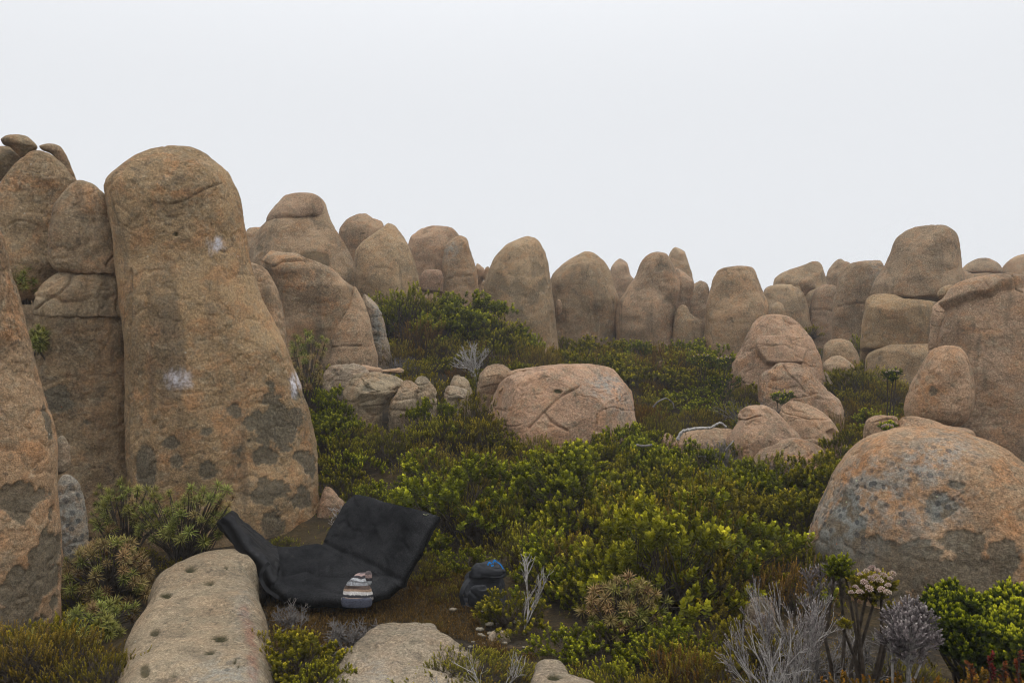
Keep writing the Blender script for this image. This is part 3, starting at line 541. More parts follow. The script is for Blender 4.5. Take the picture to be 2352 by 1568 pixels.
    d = d - 0.012 * np.clip(rid - 0.72, 0, 1) * 3 * rg
    # shallow scooped facets
    d = d + 0.02 * np.minimum(0, fbm(q * (5.0 / size) + 71, 2)) * size * 0.5
    px = CX + F * Pn[:, 0] / Pn[:, 1]; py = CY - F * (Pn[:, 2] - CAMZ) / Pn[:, 1]
    wob = 3.0 * fbm(q * (0.02 / pxs) + 3, 3)
    vis = fr > 0.02
    cmod = 0.75 + 0.5 * fbm(q * (0.03 / pxs) + 8, 2)
    for L, sg, dep in r['cracks']:
        dd = pline_dist(px + wob, py + wob, L)
        d = d - np.where(vis, dep * (.62 if fine else .7) * np.exp(-(dd / (sg * .85)) ** 2) * cmod, 0)
    for Pg, hgt in r['plates']:
        Pg = np.asarray(Pg, float); ins = in_poly(px + wob, py + wob, Pg); dd = pline_dist(px + wob, py + wob, np.vstack([Pg, Pg[:1]]))
        f = np.where(ins, sstep(0, 5, dd), 0) if hgt < .1 else np.where(ins, sstep(0, 9, dd), 0)
        d = d + np.where(vis, hgt * f, 0)
    def blobs(bl):
        m = np.zeros(len(Pn))
        for (bx, by, rx, ry, st) in bl:
            e = ((px - bx) / rx) ** 2 + ((py - by) / ry) ** 2
            m = np.maximum(m, st * np.exp(-e * 0.7))
        return np.where(vis, m, 0)
    fl = np.zeros(len(Pn))
    if r['flakes']:
        ns = fbm(q * 4.0 + 50, 5, 0.55)
        bl = blobs(r['flakes'])
        ns2 = fbm(q * np.array([1.7, 1.7, 1.1]) + 90, 3)
        fl = sstep(0.0, 0.05, bl * 1.05 + ns * 1.0 + ns2 * 0.5 - 0.50) * sstep(.08, .2, bl)
        d = d - 0.009 * fl
        if D > 15: fl = fl * 0.5          # thinner, paler scars on the skyline rocks
    gy = np.clip(blobs(r['greys']) * 1.1, 0, 1) if r['greys'] else np.zeros(len(Pn))
    ck = np.zeros(len(Pn))
    if r['chalks']: ck = np.clip(blobs(r['chalks']) * (0.95 + 1.5 * fbm(q * np.array([22, 22, 9]), 5, .65)) * 1.6 - .35, 0, 0.95)
    ms = np.zeros(len(Pn))
    if r['moss_and_holes']:
        mw = 3.0 * fbm(q * 22, 3)
        for (bx, by, rx, ry, st) in r['moss_and_holes']:
            e = np.sqrt(((px + mw - bx) / rx) ** 2 + ((py + mw * .6 - by) / ry) ** 2)
            m = sstep(1.15, 0.85, e) * st
            ms = np.maximum(ms, np.where(vis, m, 0))
        d = d - 0.015 * ms
    V = Pn + N * d[:, None]
    if closed:
        j = np.arange(Mn); jn = (j + 1) % Mn
        i = np.arange(K - 1)[:, None] * Mn
        Q = np.stack([i + j, i + jn, i + Mn + jn, i + Mn + j], 2).reshape(-1, 4)
    else:
        j = np.arange(Mn - 1); i = np.arange(K - 1)[:, None] * Mn
        Q = np.stack([i + j, i + j + 1, i + Mn + j + 1, i + Mn + j], 2).reshape(-1, 4)
    # outward winding
    a, b_, c_ = V[Q[:, 0]], V[Q[:, 1]], V[Q[:, 2]]
    fn = np.cross(b_ - a, c_ - a)
    if (fn * N[Q[:, 0]]).sum() < 0: Q = Q[:, ::-1]
    lo, hi = V.min(0), V.max(0)
    org = np.array([(lo[0] + hi[0]) / 2, (lo[1] + hi[1]) / 2, lo[2]])
    me = mesh_from(r['name'], V - org, Q)
    rr = random.Random(idx)
    tc = np.array(TINT[r['tint']]) * rr.uniform(0.9, 1.1) * np.array([rr.uniform(.97, 1.04), 1, rr.uniform(.95, 1.05)])
    tint = np.tile(np.array([*tc, r['orange']]), (len(V), 1))
    if r['stain']:        # rust-red vein along the slab's right flank
        dd = pline_dist(px + wob * 2, py, [(560, 1395), (572, 1440), (582, 1500), (585, 1560)])
        k = 0.75 * sstep(18, 4, dd + 14 * fbm(q * 9, 4)) * np.where(vis, 1, 0)
        tint[:, :3] = tint[:, :3] * (1 - k[:, None]) + np.array([.20, .105, .072]) * k[:, None]
    vattr(me, 'tint', tint); vattr(me, 'mask', np.stack([fl, gy, ck, ms], 1))
    cat = {'boulder': 'boulder', 'rock': 'rock', 'rock_slab': 'rock slab', 'rock_block': 'rock', 'rock_splinter': 'rock', 'stone': 'stone'}[r['name']]
    o = link(r['name'], me, M['rock'], loc=org, label=r['label'], category=cat, kind='thing')
    FOOT.append(dict(cx=org[0], cy=org[1], rx=(hi[0] - lo[0]) / 2, ry=(hi[1] - lo[1]) / 2, poly=P[::6], D=lo[1] * .5 + org[1] * .5, base=r['base'], slab=r['slab'], z0=lo[2], z1=hi[2]))
    return o

# ------------------------------------------------------------------ ground
def axis(a, b, fine0, fine1, st, big):
    left = np.linspace(a, fine0, max(2, int((fine0 - a) / big)), endpoint=False); mid = np.arange(fine0, fine1, st); right = np.linspace(fine1, b, max(2, int((b - fine1) / big)))
    return np.concatenate([left, mid, right])
gx = axis(-90, 90, -10, 16, 0.14, 4.0); gy = axis(-30, 110, 2.5, 24, 0.14, 3.0)
GX, GY = np.meshgrid(gx, gy); GZ = ground_z(GX, GY)
gp = np.stack([GX.ravel(), GY.ravel(), np.zeros(GX.size)], 1)
GZ = GZ + 0.06 * fbm(gp * 1.3, 4).reshape(GX.shape) + 0.02 * fbm(gp * 6, 2).reshape(GX.shape)
V = np.stack([GX.ravel(), GY.ravel(), GZ.ravel()], 1); nx_ = len(gx)
ii = (np.arange(len(gy) - 1)[:, None] * nx_ + np.arange(nx_ - 1)[None]).ravel()
link('ground', mesh_from('ground', V, np.stack([ii, ii + 1, ii + nx_ + 1, ii + nx_], 1)), M['ground'], kind='structure', label='dark peaty ground of the boulder slope under the heath')
for k, r in enumerate(ROCKS): build_rock(r, k + 1)
#@@PLANTS
# ------------------------------------------------------------------ plant builders
def unit(v): return v / np.maximum(np.linalg.norm(v, axis=-1, keepdims=True), 1e-9)

def leaf_quads(base, dirs, ln, m, ll, lw, b0=1.1, b1=0.35, seed=0, tip0=0.0, young=None):
    """m leaves spiralling up each shoot; returns vertices, quads, leaf attribute"""
    g = np.random.default_rng(seed); S = len(base)
    j = np.arange(m); t = (j + 0.5) / m
    a = j[None] * 2.39996 + g.uniform(0, 6.28, (S, 1))
    d = dirs[:, None, :]; ref = np.where(np.abs(dirs[:, 2:3]) > 0.9, np.array([[1., 0, 0]]), np.array([[0, 0, 1.]]))
    u = unit(np.cross(dirs, ref))[:, None]; v = np.cross(d, u)
    rad = np.cos(a)[..., None] * u + np.sin(a)[..., None] * v
    be = (b0 + (b1 - b0) * t)[None] + g.normal(0, .15, (S, m))
    ld = unit(rad * np.sin(be)[..., None] + d * np.cos(be)[..., None])
    pos = base[:, None] + d * (ln[:, None] * t[None])[..., None]
    wv = unit(np.cross(ld, d + 0.01 + 0 * ld))
    L = (ll * g.uniform(.75, 1.25, (S, m)) * (1 - 0.35 * t[None]))[..., None]; Wd = lw * 0.5
    up = np.cross(wv, ld)
    p0 = pos; p1 = pos + ld * L * .55 + wv * Wd + up * L * .06; p2 = pos + ld * L; p3 = pos + ld * L * .55 - wv * Wd + up * L * .06
    V = np.stack([p0, p1, p2, p3], 2).reshape(-1, 3)
    n = S * m; Q = np.arange(n * 4).reshape(n, 4)
    yg = np.ones(S) if young is None else young
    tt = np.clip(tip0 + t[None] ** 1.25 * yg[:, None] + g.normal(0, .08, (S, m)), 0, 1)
    rr = np.clip(g.uniform(0, 1, (S, 1)) * .6 + g.uniform(0, 1, (S, m)) * .4, 0, 1)
    at = np.stack([tt, rr, tt * 0, tt * 0 + 1], 2)
    at = np.repeat(at.reshape(-1, 4), 4, 0); at[0::4, 0] *= 0.75
    return V, Q, at

def tubes(segs, sides=4):
    """segs: list of (p0, p1, r0, r1)"""
    A = np.array([s[0] for s in segs]); B = np.array([s[1] for s in segs]); r0 = np.array([s[2] for s in segs]); r1 = np.array([s[3] for s in segs])
    d = unit(B - A); ref = np.where(np.abs(d[:, 2:3]) > 0.9, np.array([[1., 0, 0]]), np.array([[0, 0, 1.]]))
    u = unit(np.cross(d, ref)); v = np.cross(d, u)
    a = np.arange(sides) / sides * 2 * math.pi
    ring = np.cos(a)[None, :, None] * u[:, None] + np.sin(a)[None, :, None] * v[:, None]
    V = np.concatenate([A[:, None] + ring * r0[:, None, None], B[:, None] + ring * r1[:, None, None]], 1).reshape(-1, 3)
    k = np.arange(len(segs))[:, None] * 2 * sides; j = np.arange(sides); jn = (j + 1) % sides
    Q = np.stack([k + j, k + jn, k + sides + jn, k + sides + j], 2).reshape(-1, 4)
    return V, Q

def branch_paths(targets, g, base_r=0.06, r=0.006, levels=3):
    segs = []
    for tp in targets:
        b = np.array([g.normal(0, base_r), g.normal(0, base_r), -0.04])
        pts = [b]
        for k in range(1, levels + 1):
            f = k / levels; mid = b + (tp - b) * f; mid[2] = b[2] + (tp[2] - b[2]) * f ** 0.85
            if k < levels: mid = mid + g.normal(0, 0.018, 3)
            pts.append(mid)
        for k in range(levels):
            segs.append((pts[k], pts[k + 1], r * (1 - k / (levels + .6)), r * (1 - (k + 1) / (levels + .6))))
    return segs

def make_bush(R, H, nclump, per, sl, ll, lw, m, seed, upright=1.0, low=0.15, cr=0.07, b0=1.1, b1=.35, fill=0.3):
    g = np.random.default_rng(seed)
    az = g.uniform(0, 2 * math.pi, nclump); el = np.arcsin(g.uniform(low, 1, nclump) ** 0.8); f = g.uniform(.72, 1.05, nclump)
    k = g.random(nclump) < fill; f[k] *= g.uniform(.45, .8, k.sum())
    bump = 1 + 0.25 * np.sin(az * 2 + g.uniform(0, 6)) * np.cos(el)
    C = np.stack([R * np.cos(az) * np.cos(el) * f * bump, R * np.sin(az) * np.cos(el) * f * bump, H * (0.12 + 0.88 * np.sin(el)) * f], 1)
    S = nclump * per
    cb = np.repeat(C, per, 0); out = unit(np.repeat(np.stack([np.cos(az) * np.cos(el), np.sin(az) * np.cos(el), np.sin(el)], 1), per, 0))
    off = g.normal(0, cr, (S, 3)) * np.array([1, 1, .6])
    dirs = unit(out * 0.6 + np.array([0, 0, upright]) + g.normal(0, .28, (S, 3)))
    ln = sl * g.uniform(.6, 1.3, S)
    base = cb + off - dirs * ln[:, None] * .6
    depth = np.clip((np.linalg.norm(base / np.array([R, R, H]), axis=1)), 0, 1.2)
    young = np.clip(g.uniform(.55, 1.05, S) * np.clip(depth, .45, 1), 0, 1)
    V, Q, at = leaf_quads(base, dirs, ln, m, ll, lw, b0, b1, seed + 1, young=young)
    me = mesh_from('foliage', V, Q, smooth=False); vattr(me, 'leaf', at)
    pick = np.concatenate([np.arange(0, S, max(1, per // 3))])
    bs = branch_paths(base[pick], g, base_r=R * .18, r=0.0055)
    bv, bq = tubes(bs, 3); bm = mesh_from('branches', bv, bq)
    return me, bm

def dead_tree(seed, H, spread=0.45, depth=5, r=0.012, n0=3, curl=.22, gnarl=0.0):
    g = np.random.default_rng(seed); segs = []; tips = []
    def grow(p, d, L, r, k):
        nseg = 3
        for q in range(nseg):
            d = unit(d + g.normal(0, curl * .45, 3) + np.array([0, 0, .05])); e = p + d * L / nseg
            segs.append((p, e, r * (1 - .22 * q / nseg), r * (1 - .22 * (q + 1) / nseg))); p = e
            if k > 0 and q < nseg - 1 and g.random() < .55:
                grow(p, unit(d + g.normal(0, spread, 3)), L * .62, r * .5, k - 1)
        if k == 0: tips.append((p, d)); return
        for c in range(2 if g.random() < .75 else 3):
            grow(p, unit(d + g.normal(0, spread, 3)), L * g.uniform(.62, .82), r * .68, k - 1)
    for i in range(n0):
        d = unit(np.array([g.normal(0, spread * .8), g.normal(0, spread * .8), 1.0]))
        grow(np.array([0.0, 0.0, -.05]), d, H * .36, r, depth - 1)
    V, Q = tubes(segs, 4)
    top = V[:, 2].max(); V = V * (H / top)
    return V, Q, [(p * H / top, d) for p, d in tips]

# ------------------------------------------------------------------ shrub kinds (built once, copied with their parts)
KIND = {}
def kind(name, mat, variants, **kw):
    KIND[name] = [(make_bush(seed=100 * len(KIND) + 7 * v + 3, **kw), M[mat]) for v in range(variants)]
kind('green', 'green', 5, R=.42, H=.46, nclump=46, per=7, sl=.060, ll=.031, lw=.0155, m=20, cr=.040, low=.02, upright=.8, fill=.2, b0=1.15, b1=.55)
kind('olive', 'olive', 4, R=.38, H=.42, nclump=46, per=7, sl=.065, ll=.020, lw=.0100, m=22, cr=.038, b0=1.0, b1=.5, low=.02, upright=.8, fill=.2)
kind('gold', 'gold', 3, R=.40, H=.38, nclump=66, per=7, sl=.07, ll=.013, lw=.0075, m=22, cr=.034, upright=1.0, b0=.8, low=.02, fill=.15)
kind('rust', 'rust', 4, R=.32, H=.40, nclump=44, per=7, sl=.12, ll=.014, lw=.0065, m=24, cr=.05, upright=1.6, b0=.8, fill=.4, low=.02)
for nm in list(KIND):
    for (me, bm), mt in KIND[nm]: me.materials.append(mt); bm.materials.append(M['stem'])
KIND['twig'] = []
for v in range(4):
    tv, tq, tt = dead_tree(900 + v, .42, spread=.5, depth=5, r=.008, n0=5, curl=.35)
    tm = mesh_from('branches', tv, tq); tm.materials.append(M['grey_wood']); KIND['twig'].append(((None, tm), None))

LAND = [("at the foot of the huge chalk-marked boulder", 700, 1230, 7.4), ("beside the black folded mat", 900, 1300, 6.2), ("just below the wide split dome boulder", 1280, 1030, 10.0),
        ("around the trio of pink boulders", 1780, 1080, 9.7), ("left of the large round orange boulder", 1800, 1280, 6.0), ("in front of the tall smooth standing boulder", 1180, 830, 16.8),
        ("below the bottle-shaped boulder", 1470, 800, 17.5), ("below the barrel-shaped standing boulder", 1680, 810, 16.5), ("beside the wedge block", 880, 830, 12.5), ("below the tapered leaning boulder", 960, 720, 15.5),
        ("around the sloping overhung boulder", 1660, 880, 13.3), ("near the egg-shaped boulder", 2010, 920, 10.5), ("around the dark backpack", 1200, 1330, 6.2), ("near the blocky grey middle rocks", 900, 930, 10.0),
        ("in the open heath between backpack and pink trio", 1450, 1180, 7.6), ("around the spiky cushion plant", 1450, 1450, 4.9), ("along the far end of the bleached branch", 1600, 960, 11.4)]
LXY = np.array([W(x, y, d)[:2] for _, x, y, d in LAND])
LOOK = {'green': 'dense leafy green shrub', 'olive': 'olive green fine-leaved shrub', 'gold': 'golden olive low heath shrub', 'rust': 'rusty brown wispy heath shrub', 'twig': 'leafless grey twiggy shrub'}
NAME = {'green': 'leafy_shrub', 'olive': 'olive_shrub', 'gold': 'golden_heath', 'rust': 'rusty_heath', 'twig': 'dead_shrub'}

def add_shrub(k, v, loc, sc, rz, label=None, group=None, sz=None):
    (me, bm), _ = KIND[k][v % len(KIND[k])]
    r = link(NAME[k], None, loc=loc); r.empty_display_size = .1
    r.scale = (sc, sc, sc if sz is None else sz); r.rotation_euler = (0, 0, rz)
    if label is None:
        i = int(np.argmin(((LXY - np.array(loc[:2])) ** 2).sum(1))); big = 'tall ' if (sz or sc) > 1.22 else 'low ' if (sz or sc) < .78 else ''; label = f"{big}{LOOK[k]} {LAND[i][0]}"; group = group or f"{big}{LOOK[k]}s {LAND[i][0]}"
    r['label'] = label; r['category'] = 'shrub'
    if group: r['group'] = group
    if me is not None: f = link('foliage', me, parent=r, kind='stuff')
    link('branches', bm, parent=r)
    return r

def proj(X, Y, Z): return CX + F * X / Y, CY - F * (Z - CAMZ) / Y

# places kept free of the scattered shrubs (outlines in the trace, tested at the shrub's foot) 
FREE = [[(610,1400),(880,1385),(1000,1395),(1060,1410),(1130,1450),(1230,1520),(1420,1570),(1420,1760),(610,1760)],                  # bare mossy ground and flat rocks
        [(255,1255),(645,1255),(655,1800),(240,1800)],                                                                  # mossy slab
        [(1050,1330),(1175,1330),(1190,1530),(1050,1530)],                                                              # backpack
        [(-50,1080),(540,1080),(540,1420),(260,1480),(240,1800),(-50,1800)],                                            # spiky shrubs at left
        [(1290,1425),(1590,1425),(1600,1800),(1280,1800)],                                                              # spiky cushion and the view to it
        [(1640,1560),(1850,1400),(2400,1380),(2400,2100),(1600,2100)]]
MATXY = np.array([W(740, 1240, 8.0)[:2], W(520, 1200, 8.0)[:2], W(470, 1180, 7.3)[:2], W(620, 1400, 5.3)[:2], W(930, 1360, 5.3)[:2], W(1050, 1200, 5.7)[:2], W(850, 1140, 7.15)[:2]])
g = np.random.default_rng(21)
cand = []
Y = 3.7
while Y < 19.5:
    st = 0.34 + 0.0155 * Y
    for X in np.arange(-0.66 * Y, 0.66 * Y, st): cand.append((X + g.uniform(-.45, .45) * st, Y + g.uniform(-.45, .45) * st, st))
    Y += st
cand = np.array(cand)
cz = ground_z(cand[:, 0], cand[:, 1]); cpx, cpy = proj(cand[:, 0], cand[:, 1], cz)
keep = np.ones(len(cand), bool)
for Pg in FREE: keep &= ~in_poly(cpx, cpy, Pg)
keep &= ~in_poly(cand[:, 0], cand[:, 1], MATXY)
keep &= ~((np.abs(cand[:, 0] - .67) < .6) & (cand[:, 1] > 3.9) & (cand[:, 1] < 5.15))
for f in FOOT:
    if f['base'] == 'round' or f['slab'] is not None: continue
    e = ((cand[:, 0] - f['cx']) / (f['rx'] * .95 + .08)) ** 2 + ((cand[:, 1] - f['cy']) / (f['ry'] * .95 + .1)) ** 2
    keep &= e > 1
hid = np.ones(len(cand), bool)
for hh, dx in ((.12, 0), (.42, 0), (.3, -.3), (.3, .3)):
    qx, qy = proj(cand[:, 0] + dx, cand[:, 1], cz + hh); h1 = np.zeros(len(cand), bool)
    for f in FOOT: h1 |= in_poly(qx, qy, f['poly']) & (cand[:, 1] > f['D'])
    h1 |= (qx < -40) | (qx > 2400) | (qy > 1600)
    hid &= h1
keep &= ~hid
pn = fbm(np.stack([cand[:, 0] * .75, cand[:, 1] * .6, cand[:, 0] * 0 + 3], 1), 2); pn2 = fbm(np.stack([cand[:, 0] * .6, cand[:, 1] * .5, cand[:, 0] * 0 + 40], 1), 2)
n_sh = 0
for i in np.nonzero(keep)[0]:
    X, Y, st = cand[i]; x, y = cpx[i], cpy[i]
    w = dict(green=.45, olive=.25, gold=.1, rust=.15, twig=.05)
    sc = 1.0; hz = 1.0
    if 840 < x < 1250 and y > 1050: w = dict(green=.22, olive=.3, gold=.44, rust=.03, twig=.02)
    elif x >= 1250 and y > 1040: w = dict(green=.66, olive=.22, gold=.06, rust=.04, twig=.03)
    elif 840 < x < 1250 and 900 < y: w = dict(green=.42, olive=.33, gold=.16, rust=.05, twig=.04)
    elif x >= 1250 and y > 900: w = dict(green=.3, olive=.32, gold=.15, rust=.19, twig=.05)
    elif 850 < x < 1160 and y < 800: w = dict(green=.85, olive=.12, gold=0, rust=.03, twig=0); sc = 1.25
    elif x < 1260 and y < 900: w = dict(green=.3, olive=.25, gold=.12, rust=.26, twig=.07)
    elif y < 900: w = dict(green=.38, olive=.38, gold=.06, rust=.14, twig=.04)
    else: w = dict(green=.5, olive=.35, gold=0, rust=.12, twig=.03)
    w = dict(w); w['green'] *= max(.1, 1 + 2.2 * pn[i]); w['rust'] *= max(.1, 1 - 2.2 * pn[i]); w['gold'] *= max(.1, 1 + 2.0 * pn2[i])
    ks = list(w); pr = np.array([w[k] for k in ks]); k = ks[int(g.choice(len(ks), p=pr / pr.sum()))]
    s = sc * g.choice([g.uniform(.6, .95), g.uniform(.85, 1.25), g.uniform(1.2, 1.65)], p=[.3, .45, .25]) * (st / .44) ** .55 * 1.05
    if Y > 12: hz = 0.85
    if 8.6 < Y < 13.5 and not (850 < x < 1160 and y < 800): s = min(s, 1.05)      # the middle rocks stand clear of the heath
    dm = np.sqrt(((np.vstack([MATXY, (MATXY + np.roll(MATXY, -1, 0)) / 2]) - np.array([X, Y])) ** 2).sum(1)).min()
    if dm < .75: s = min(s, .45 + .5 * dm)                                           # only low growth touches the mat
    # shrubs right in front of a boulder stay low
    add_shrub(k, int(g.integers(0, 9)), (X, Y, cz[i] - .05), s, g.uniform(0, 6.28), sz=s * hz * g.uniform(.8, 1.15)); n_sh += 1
print("shrubs:", n_sh)
#@@THINGS
# ------------------------------------------------------------------ folded black mat
def cloth_material():
    m, n, l, b = new_mat("black_felt"); g = NB(n, l)
    P = nd(n, 'ShaderNodeTexCoord').outputs['Object']
    n1 = g.noise(P, 9, 5, .65); n2 = g.noise(P, 260, 2, .6); n3 = g.noise(P, 2.3, 3, .5)
    c = g.mix(g.rng(n3, .35, .65), (0.0095, 0.0097, 0.0105), (0.019, 0.0192, 0.0202))
    c = g.scale(c, g.rng(n2, .3, .7, .35, 2.1, False)); c = g.scale(c, g.rng(g.noise(P, 90, 3, .6), .3, .7, .6, 1.5, False))
    c = g.mix(g.rng(n1, .62, .74, 0, .5), c, (0.05, 0.048, 0.045))
    vf = g.voro(P, 38, ('Distance', 'Color')); fl = g.math('MULTIPLY', g.rng(vf[0], .05, .09, 1, 0), g.rng(vf[1], .72, .75))
    c = g.mix(g.math('MULTIPLY', fl, .5), c, (0.14, 0.12, 0.09))
    l.new(c, b.inputs['Base Color']); b.inputs['Roughness'].default_value = .95; b.inputs['Specular IOR Level'].default_value = .02
    l.new(g.bump(g.math('ADD', n2, g.math('MULTIPLY', n1, .6)), .5, .004), b.inputs['Normal'])
    return m
def vinyl_material():
    m, n, l, b = new_mat("black_shell_fabric"); g = NB(n, l)
    P = nd(n, 'ShaderNodeTexCoord').outputs['Object']
    n1 = g.noise(P, 12, 6, .7); n2 = g.noise(P, 50, 4, .7)
    c = g.mix(g.rng(n1, .58, .70, 0, .8), (0.0075, 0.0075, 0.0085), (0.035, 0.034, 0.035))
    c = g.mix(g.rng(n2, .70, .78, 0, .6), c, (0.16, 0.155, 0.15))
    l.new(c, b.inputs['Base Color']); b.inputs['Roughness'].default_value = .6; b.inputs['Specular IOR Level'].default_value = .14
    l.new(g.bump(n1, .35, .01), b.inputs['Normal'])
    return m
M['felt'] = cloth_material(); M['shell'] = vinyl_material()
ctl_f = [(514,1186,6.35), (550,1240,6.15), (602,1306,5.92), (652,1368,5.70), (740,1388,5.60), (840,1378,5.58), (918,1345,5.66), (958,1285,5.72), (990,1225,5.78), (1010,1186,5.84)]
ctl_b = [(520,1180,7.0), (562,1222,6.9), (617,1262,6.8), (655,1263,6.72), (690,1259,6.70), (718,1252,6.70), (740,1243,6.72), (766,1205,6.80), (792,1166,6.88), (815,1136,6.95)]
A = catmull([W(*p) for p in ctl_f], closed=False, per=18); Bk = catmull([W(*p) for p in ctl_b], closed=False, per=18)
nu = len(A); nv = 60; v = np.linspace(0, 1, nv); u = np.linspace(0, 1, nu)
C0 = A[:, None] * (1 - v)[None, :, None] + Bk[:, None] * v[None, :, None]
sag = np.sin(np.pi * v)[None] * np.exp(-((u[:, None] - .5) / .22) ** 2)
C0[..., 2] -= .035 * sag
nr = np.cross(np.gradient(C0, axis=0), np.gradient(C0, axis=1)); nr = unit(nr)
if nr[nu // 2, nv // 2, 2] < 0: nr = -nr
fl = C0.reshape(-1, 3)
wr = fbm(fl * np.array([3.2, 2.0, 3.2]), 3).reshape(nu, nv) * .030 + fbm(fl * np.array([11, 7, 11]) + 4, 4, .6).reshape(nu, nv) * .014 - .010 * np.clip(1 - np.abs(fbm(fl * np.array([5, 3.4, 5]) + 14, 2)) * 6, 0, 1).reshape(nu, nv)
# creases where the seat folds up
def crease(line, dep, sg):
    px, py = proj(C0[..., 0], C0[..., 1], C0[..., 2]); return -dep * np.exp(-(pline_dist(px, py, line) / sg) ** 2)
wr = wr + crease([(650,1330),(700,1322),(770,1335),(830,1332),(900,1322)], .03, 5) + crease([(700,1350),(760,1375),(800,1372)], .018, 5) + crease([(735,1245),(800,1278),(860,1300),(925,1338)], .022, 7) + crease([(850,1255),(870,1215)], .012, 6)
e = (1 - np.abs(2 * v - 1) ** 14) ** .5; eu = (1 - np.abs(2 * u - 1) ** 40) ** .5
T = (.052 + .012 * sstep(.32, .2, u))[:, None] * e[None] * eu[:, None]
top = C0 + nr * (T + wr)[..., None]; bot = C0 - nr * (T * 1.0 - wr)[..., None]
mat_root = link('folding_mat', None, loc=W(760, 1392, 6.1), label='black felt-covered folding mat propped open like a seat against the huge boulder', category='mat')
org = np.array(mat_root.location)
def panel(name, a, b, mt, label=None):
    t_, b_ = top[a:b + 1], bot[a:b + 1]; k = b - a + 1
    V = np.concatenate([t_.reshape(-1, 3), b_.reshape(-1, 3)]) - org
    i = (np.arange(k - 1)[:, None] * nv + np.arange(nv - 1)[None]).ravel(); n = k * nv
    Q = [np.stack([i, i + 1, i + nv + 1, i + nv], 1), np.stack([i + n, i + nv + n, i + nv + 1 + n, i + 1 + n], 1)]
    for c in (0, nv - 1):
        s = np.arange(k - 1) * nv + c; Q.append(np.stack([s, s + nv, s + nv + n, s + n], 1))
    for c in (0, k - 1):
        s = c * nv + np.arange(nv - 1); Q.append(np.stack([s, s + 1, s + 1 + n, s + n], 1))
    me = mesh_from(name, V, np.concatenate(Q)); o = link(name, me, mt, parent=mat_root)
    if label: o['label'] = label
    return o
panel('side_flap', 0, 46, M['shell'], 'scuffed rolled side flap of the mat')
panel('seat_panel', 46, 108, M['felt']); bp = panel('back_panel', 108, nu - 1, M['felt'])
def quad_patch(name, c, ux, uy, th, mt, parent, label=None):
    """small soft tile: rounded patch with thickness"""
    c = np.array(c, float); ux = np.array(ux, float); uy = np.array(uy, float); n = unit(np.cross(ux, uy)); V = []; k = 12
    for lay, s in ((0, 1.0), (1, .9)):
        for q in range(k):
            a = q / k * 2 * math.pi; ca = np.sign(math.cos(a)) * abs(math.cos(a)) ** .5; sa = np.sign(math.sin(a)) * abs(math.sin(a)) ** .5
            V.append(c + ux * ca * s + uy * sa * s + n * th * lay)
    V = np.array(V); Q = [[q, (q + 1) % k, k + (q + 1) % k, k + q] for q in range(k)]
    T = [[k, k + q, k + q + 1] for q in range(1, k - 1)]
    po = np.array(parent.matrix_world.translation) if parent else np.zeros(3)
    po = np.array(parent.location) if parent and parent.parent is None else (np.array(parent.parent.location) if parent else po)
    me = mesh_from(name, V - po, Q, T, smooth=False); o = link(name, me, mt, parent=parent)
    if label: o['label'] = label
    return o
def flat_mat(name, c, rough=.7, var=.25, sc=40):
    m, n, l, b = new_mat(name); g = NB(n, l); P = nd(n, 'ShaderNodeTexCoord').outputs['Object']
    l.new(g.scale(g.mix(0.0, c, c), g.rng(g.noise(P, sc, 4, .6), .3, .7, 1 - var, 1 + var, False)), b.inputs['Base Color']); b.inputs['Roughness'].default_value = rough
    return m
M['tag'] = flat_mat('faded_tag', (0.36, 0.36, 0.22), var=.8, sc=70); M['blue'] = flat_mat('blue_buckle', (0.01, 0.17, 0.48), .4, .2)
tp = top[nu - 6, 4]; quad_patch('sewn_tag', tp + nr[nu - 6, 4] * .004, unit(top[nu - 6, 8] - top[nu - 6, 4]) * .022, unit(top[nu - 1, 4] - top[nu - 10, 4]) * .014, .004, M['tag'], bp, 'small pale patterned tag at the top corner')
# strap at the flap's lower end
def ribbon(name, pts, wd, th, mt, parent=None, org_=None, **kw):
    P = catmull(pts, closed=False, per=8); d = unit(np.gradient(P, axis=0)); view = unit(P - np.array([0, 0, CAMZ])); s = unit(np.cross(d, view)); nn = np.cross(s, d)
    R4 = [s * wd + nn * th, -s * wd + nn * th, -s * wd - nn * th, s * wd - nn * th]
    V = np.stack([P + r for r in R4], 1).reshape(-1, 3); i = np.arange(len(P) - 1)[:, None] * 4; j = np.arange(4)
    Q = np.stack([i + j, i + (j + 1) % 4, i + 4 + (j + 1) % 4, i + 4 + j], 2).reshape(-1, 4)
    if org_ is not None: V = V - org_
    return link(name, mesh_from(name, V, Q, smooth=False), mt, parent=parent, **kw)
ribbon('strap', [W(618,1292,5.66), W(603,1308,5.62), W(600,1330,5.6), W(612,1352,5.56), W(640,1372,5.52)], .012, .003, M['shell'], mat_root, org)

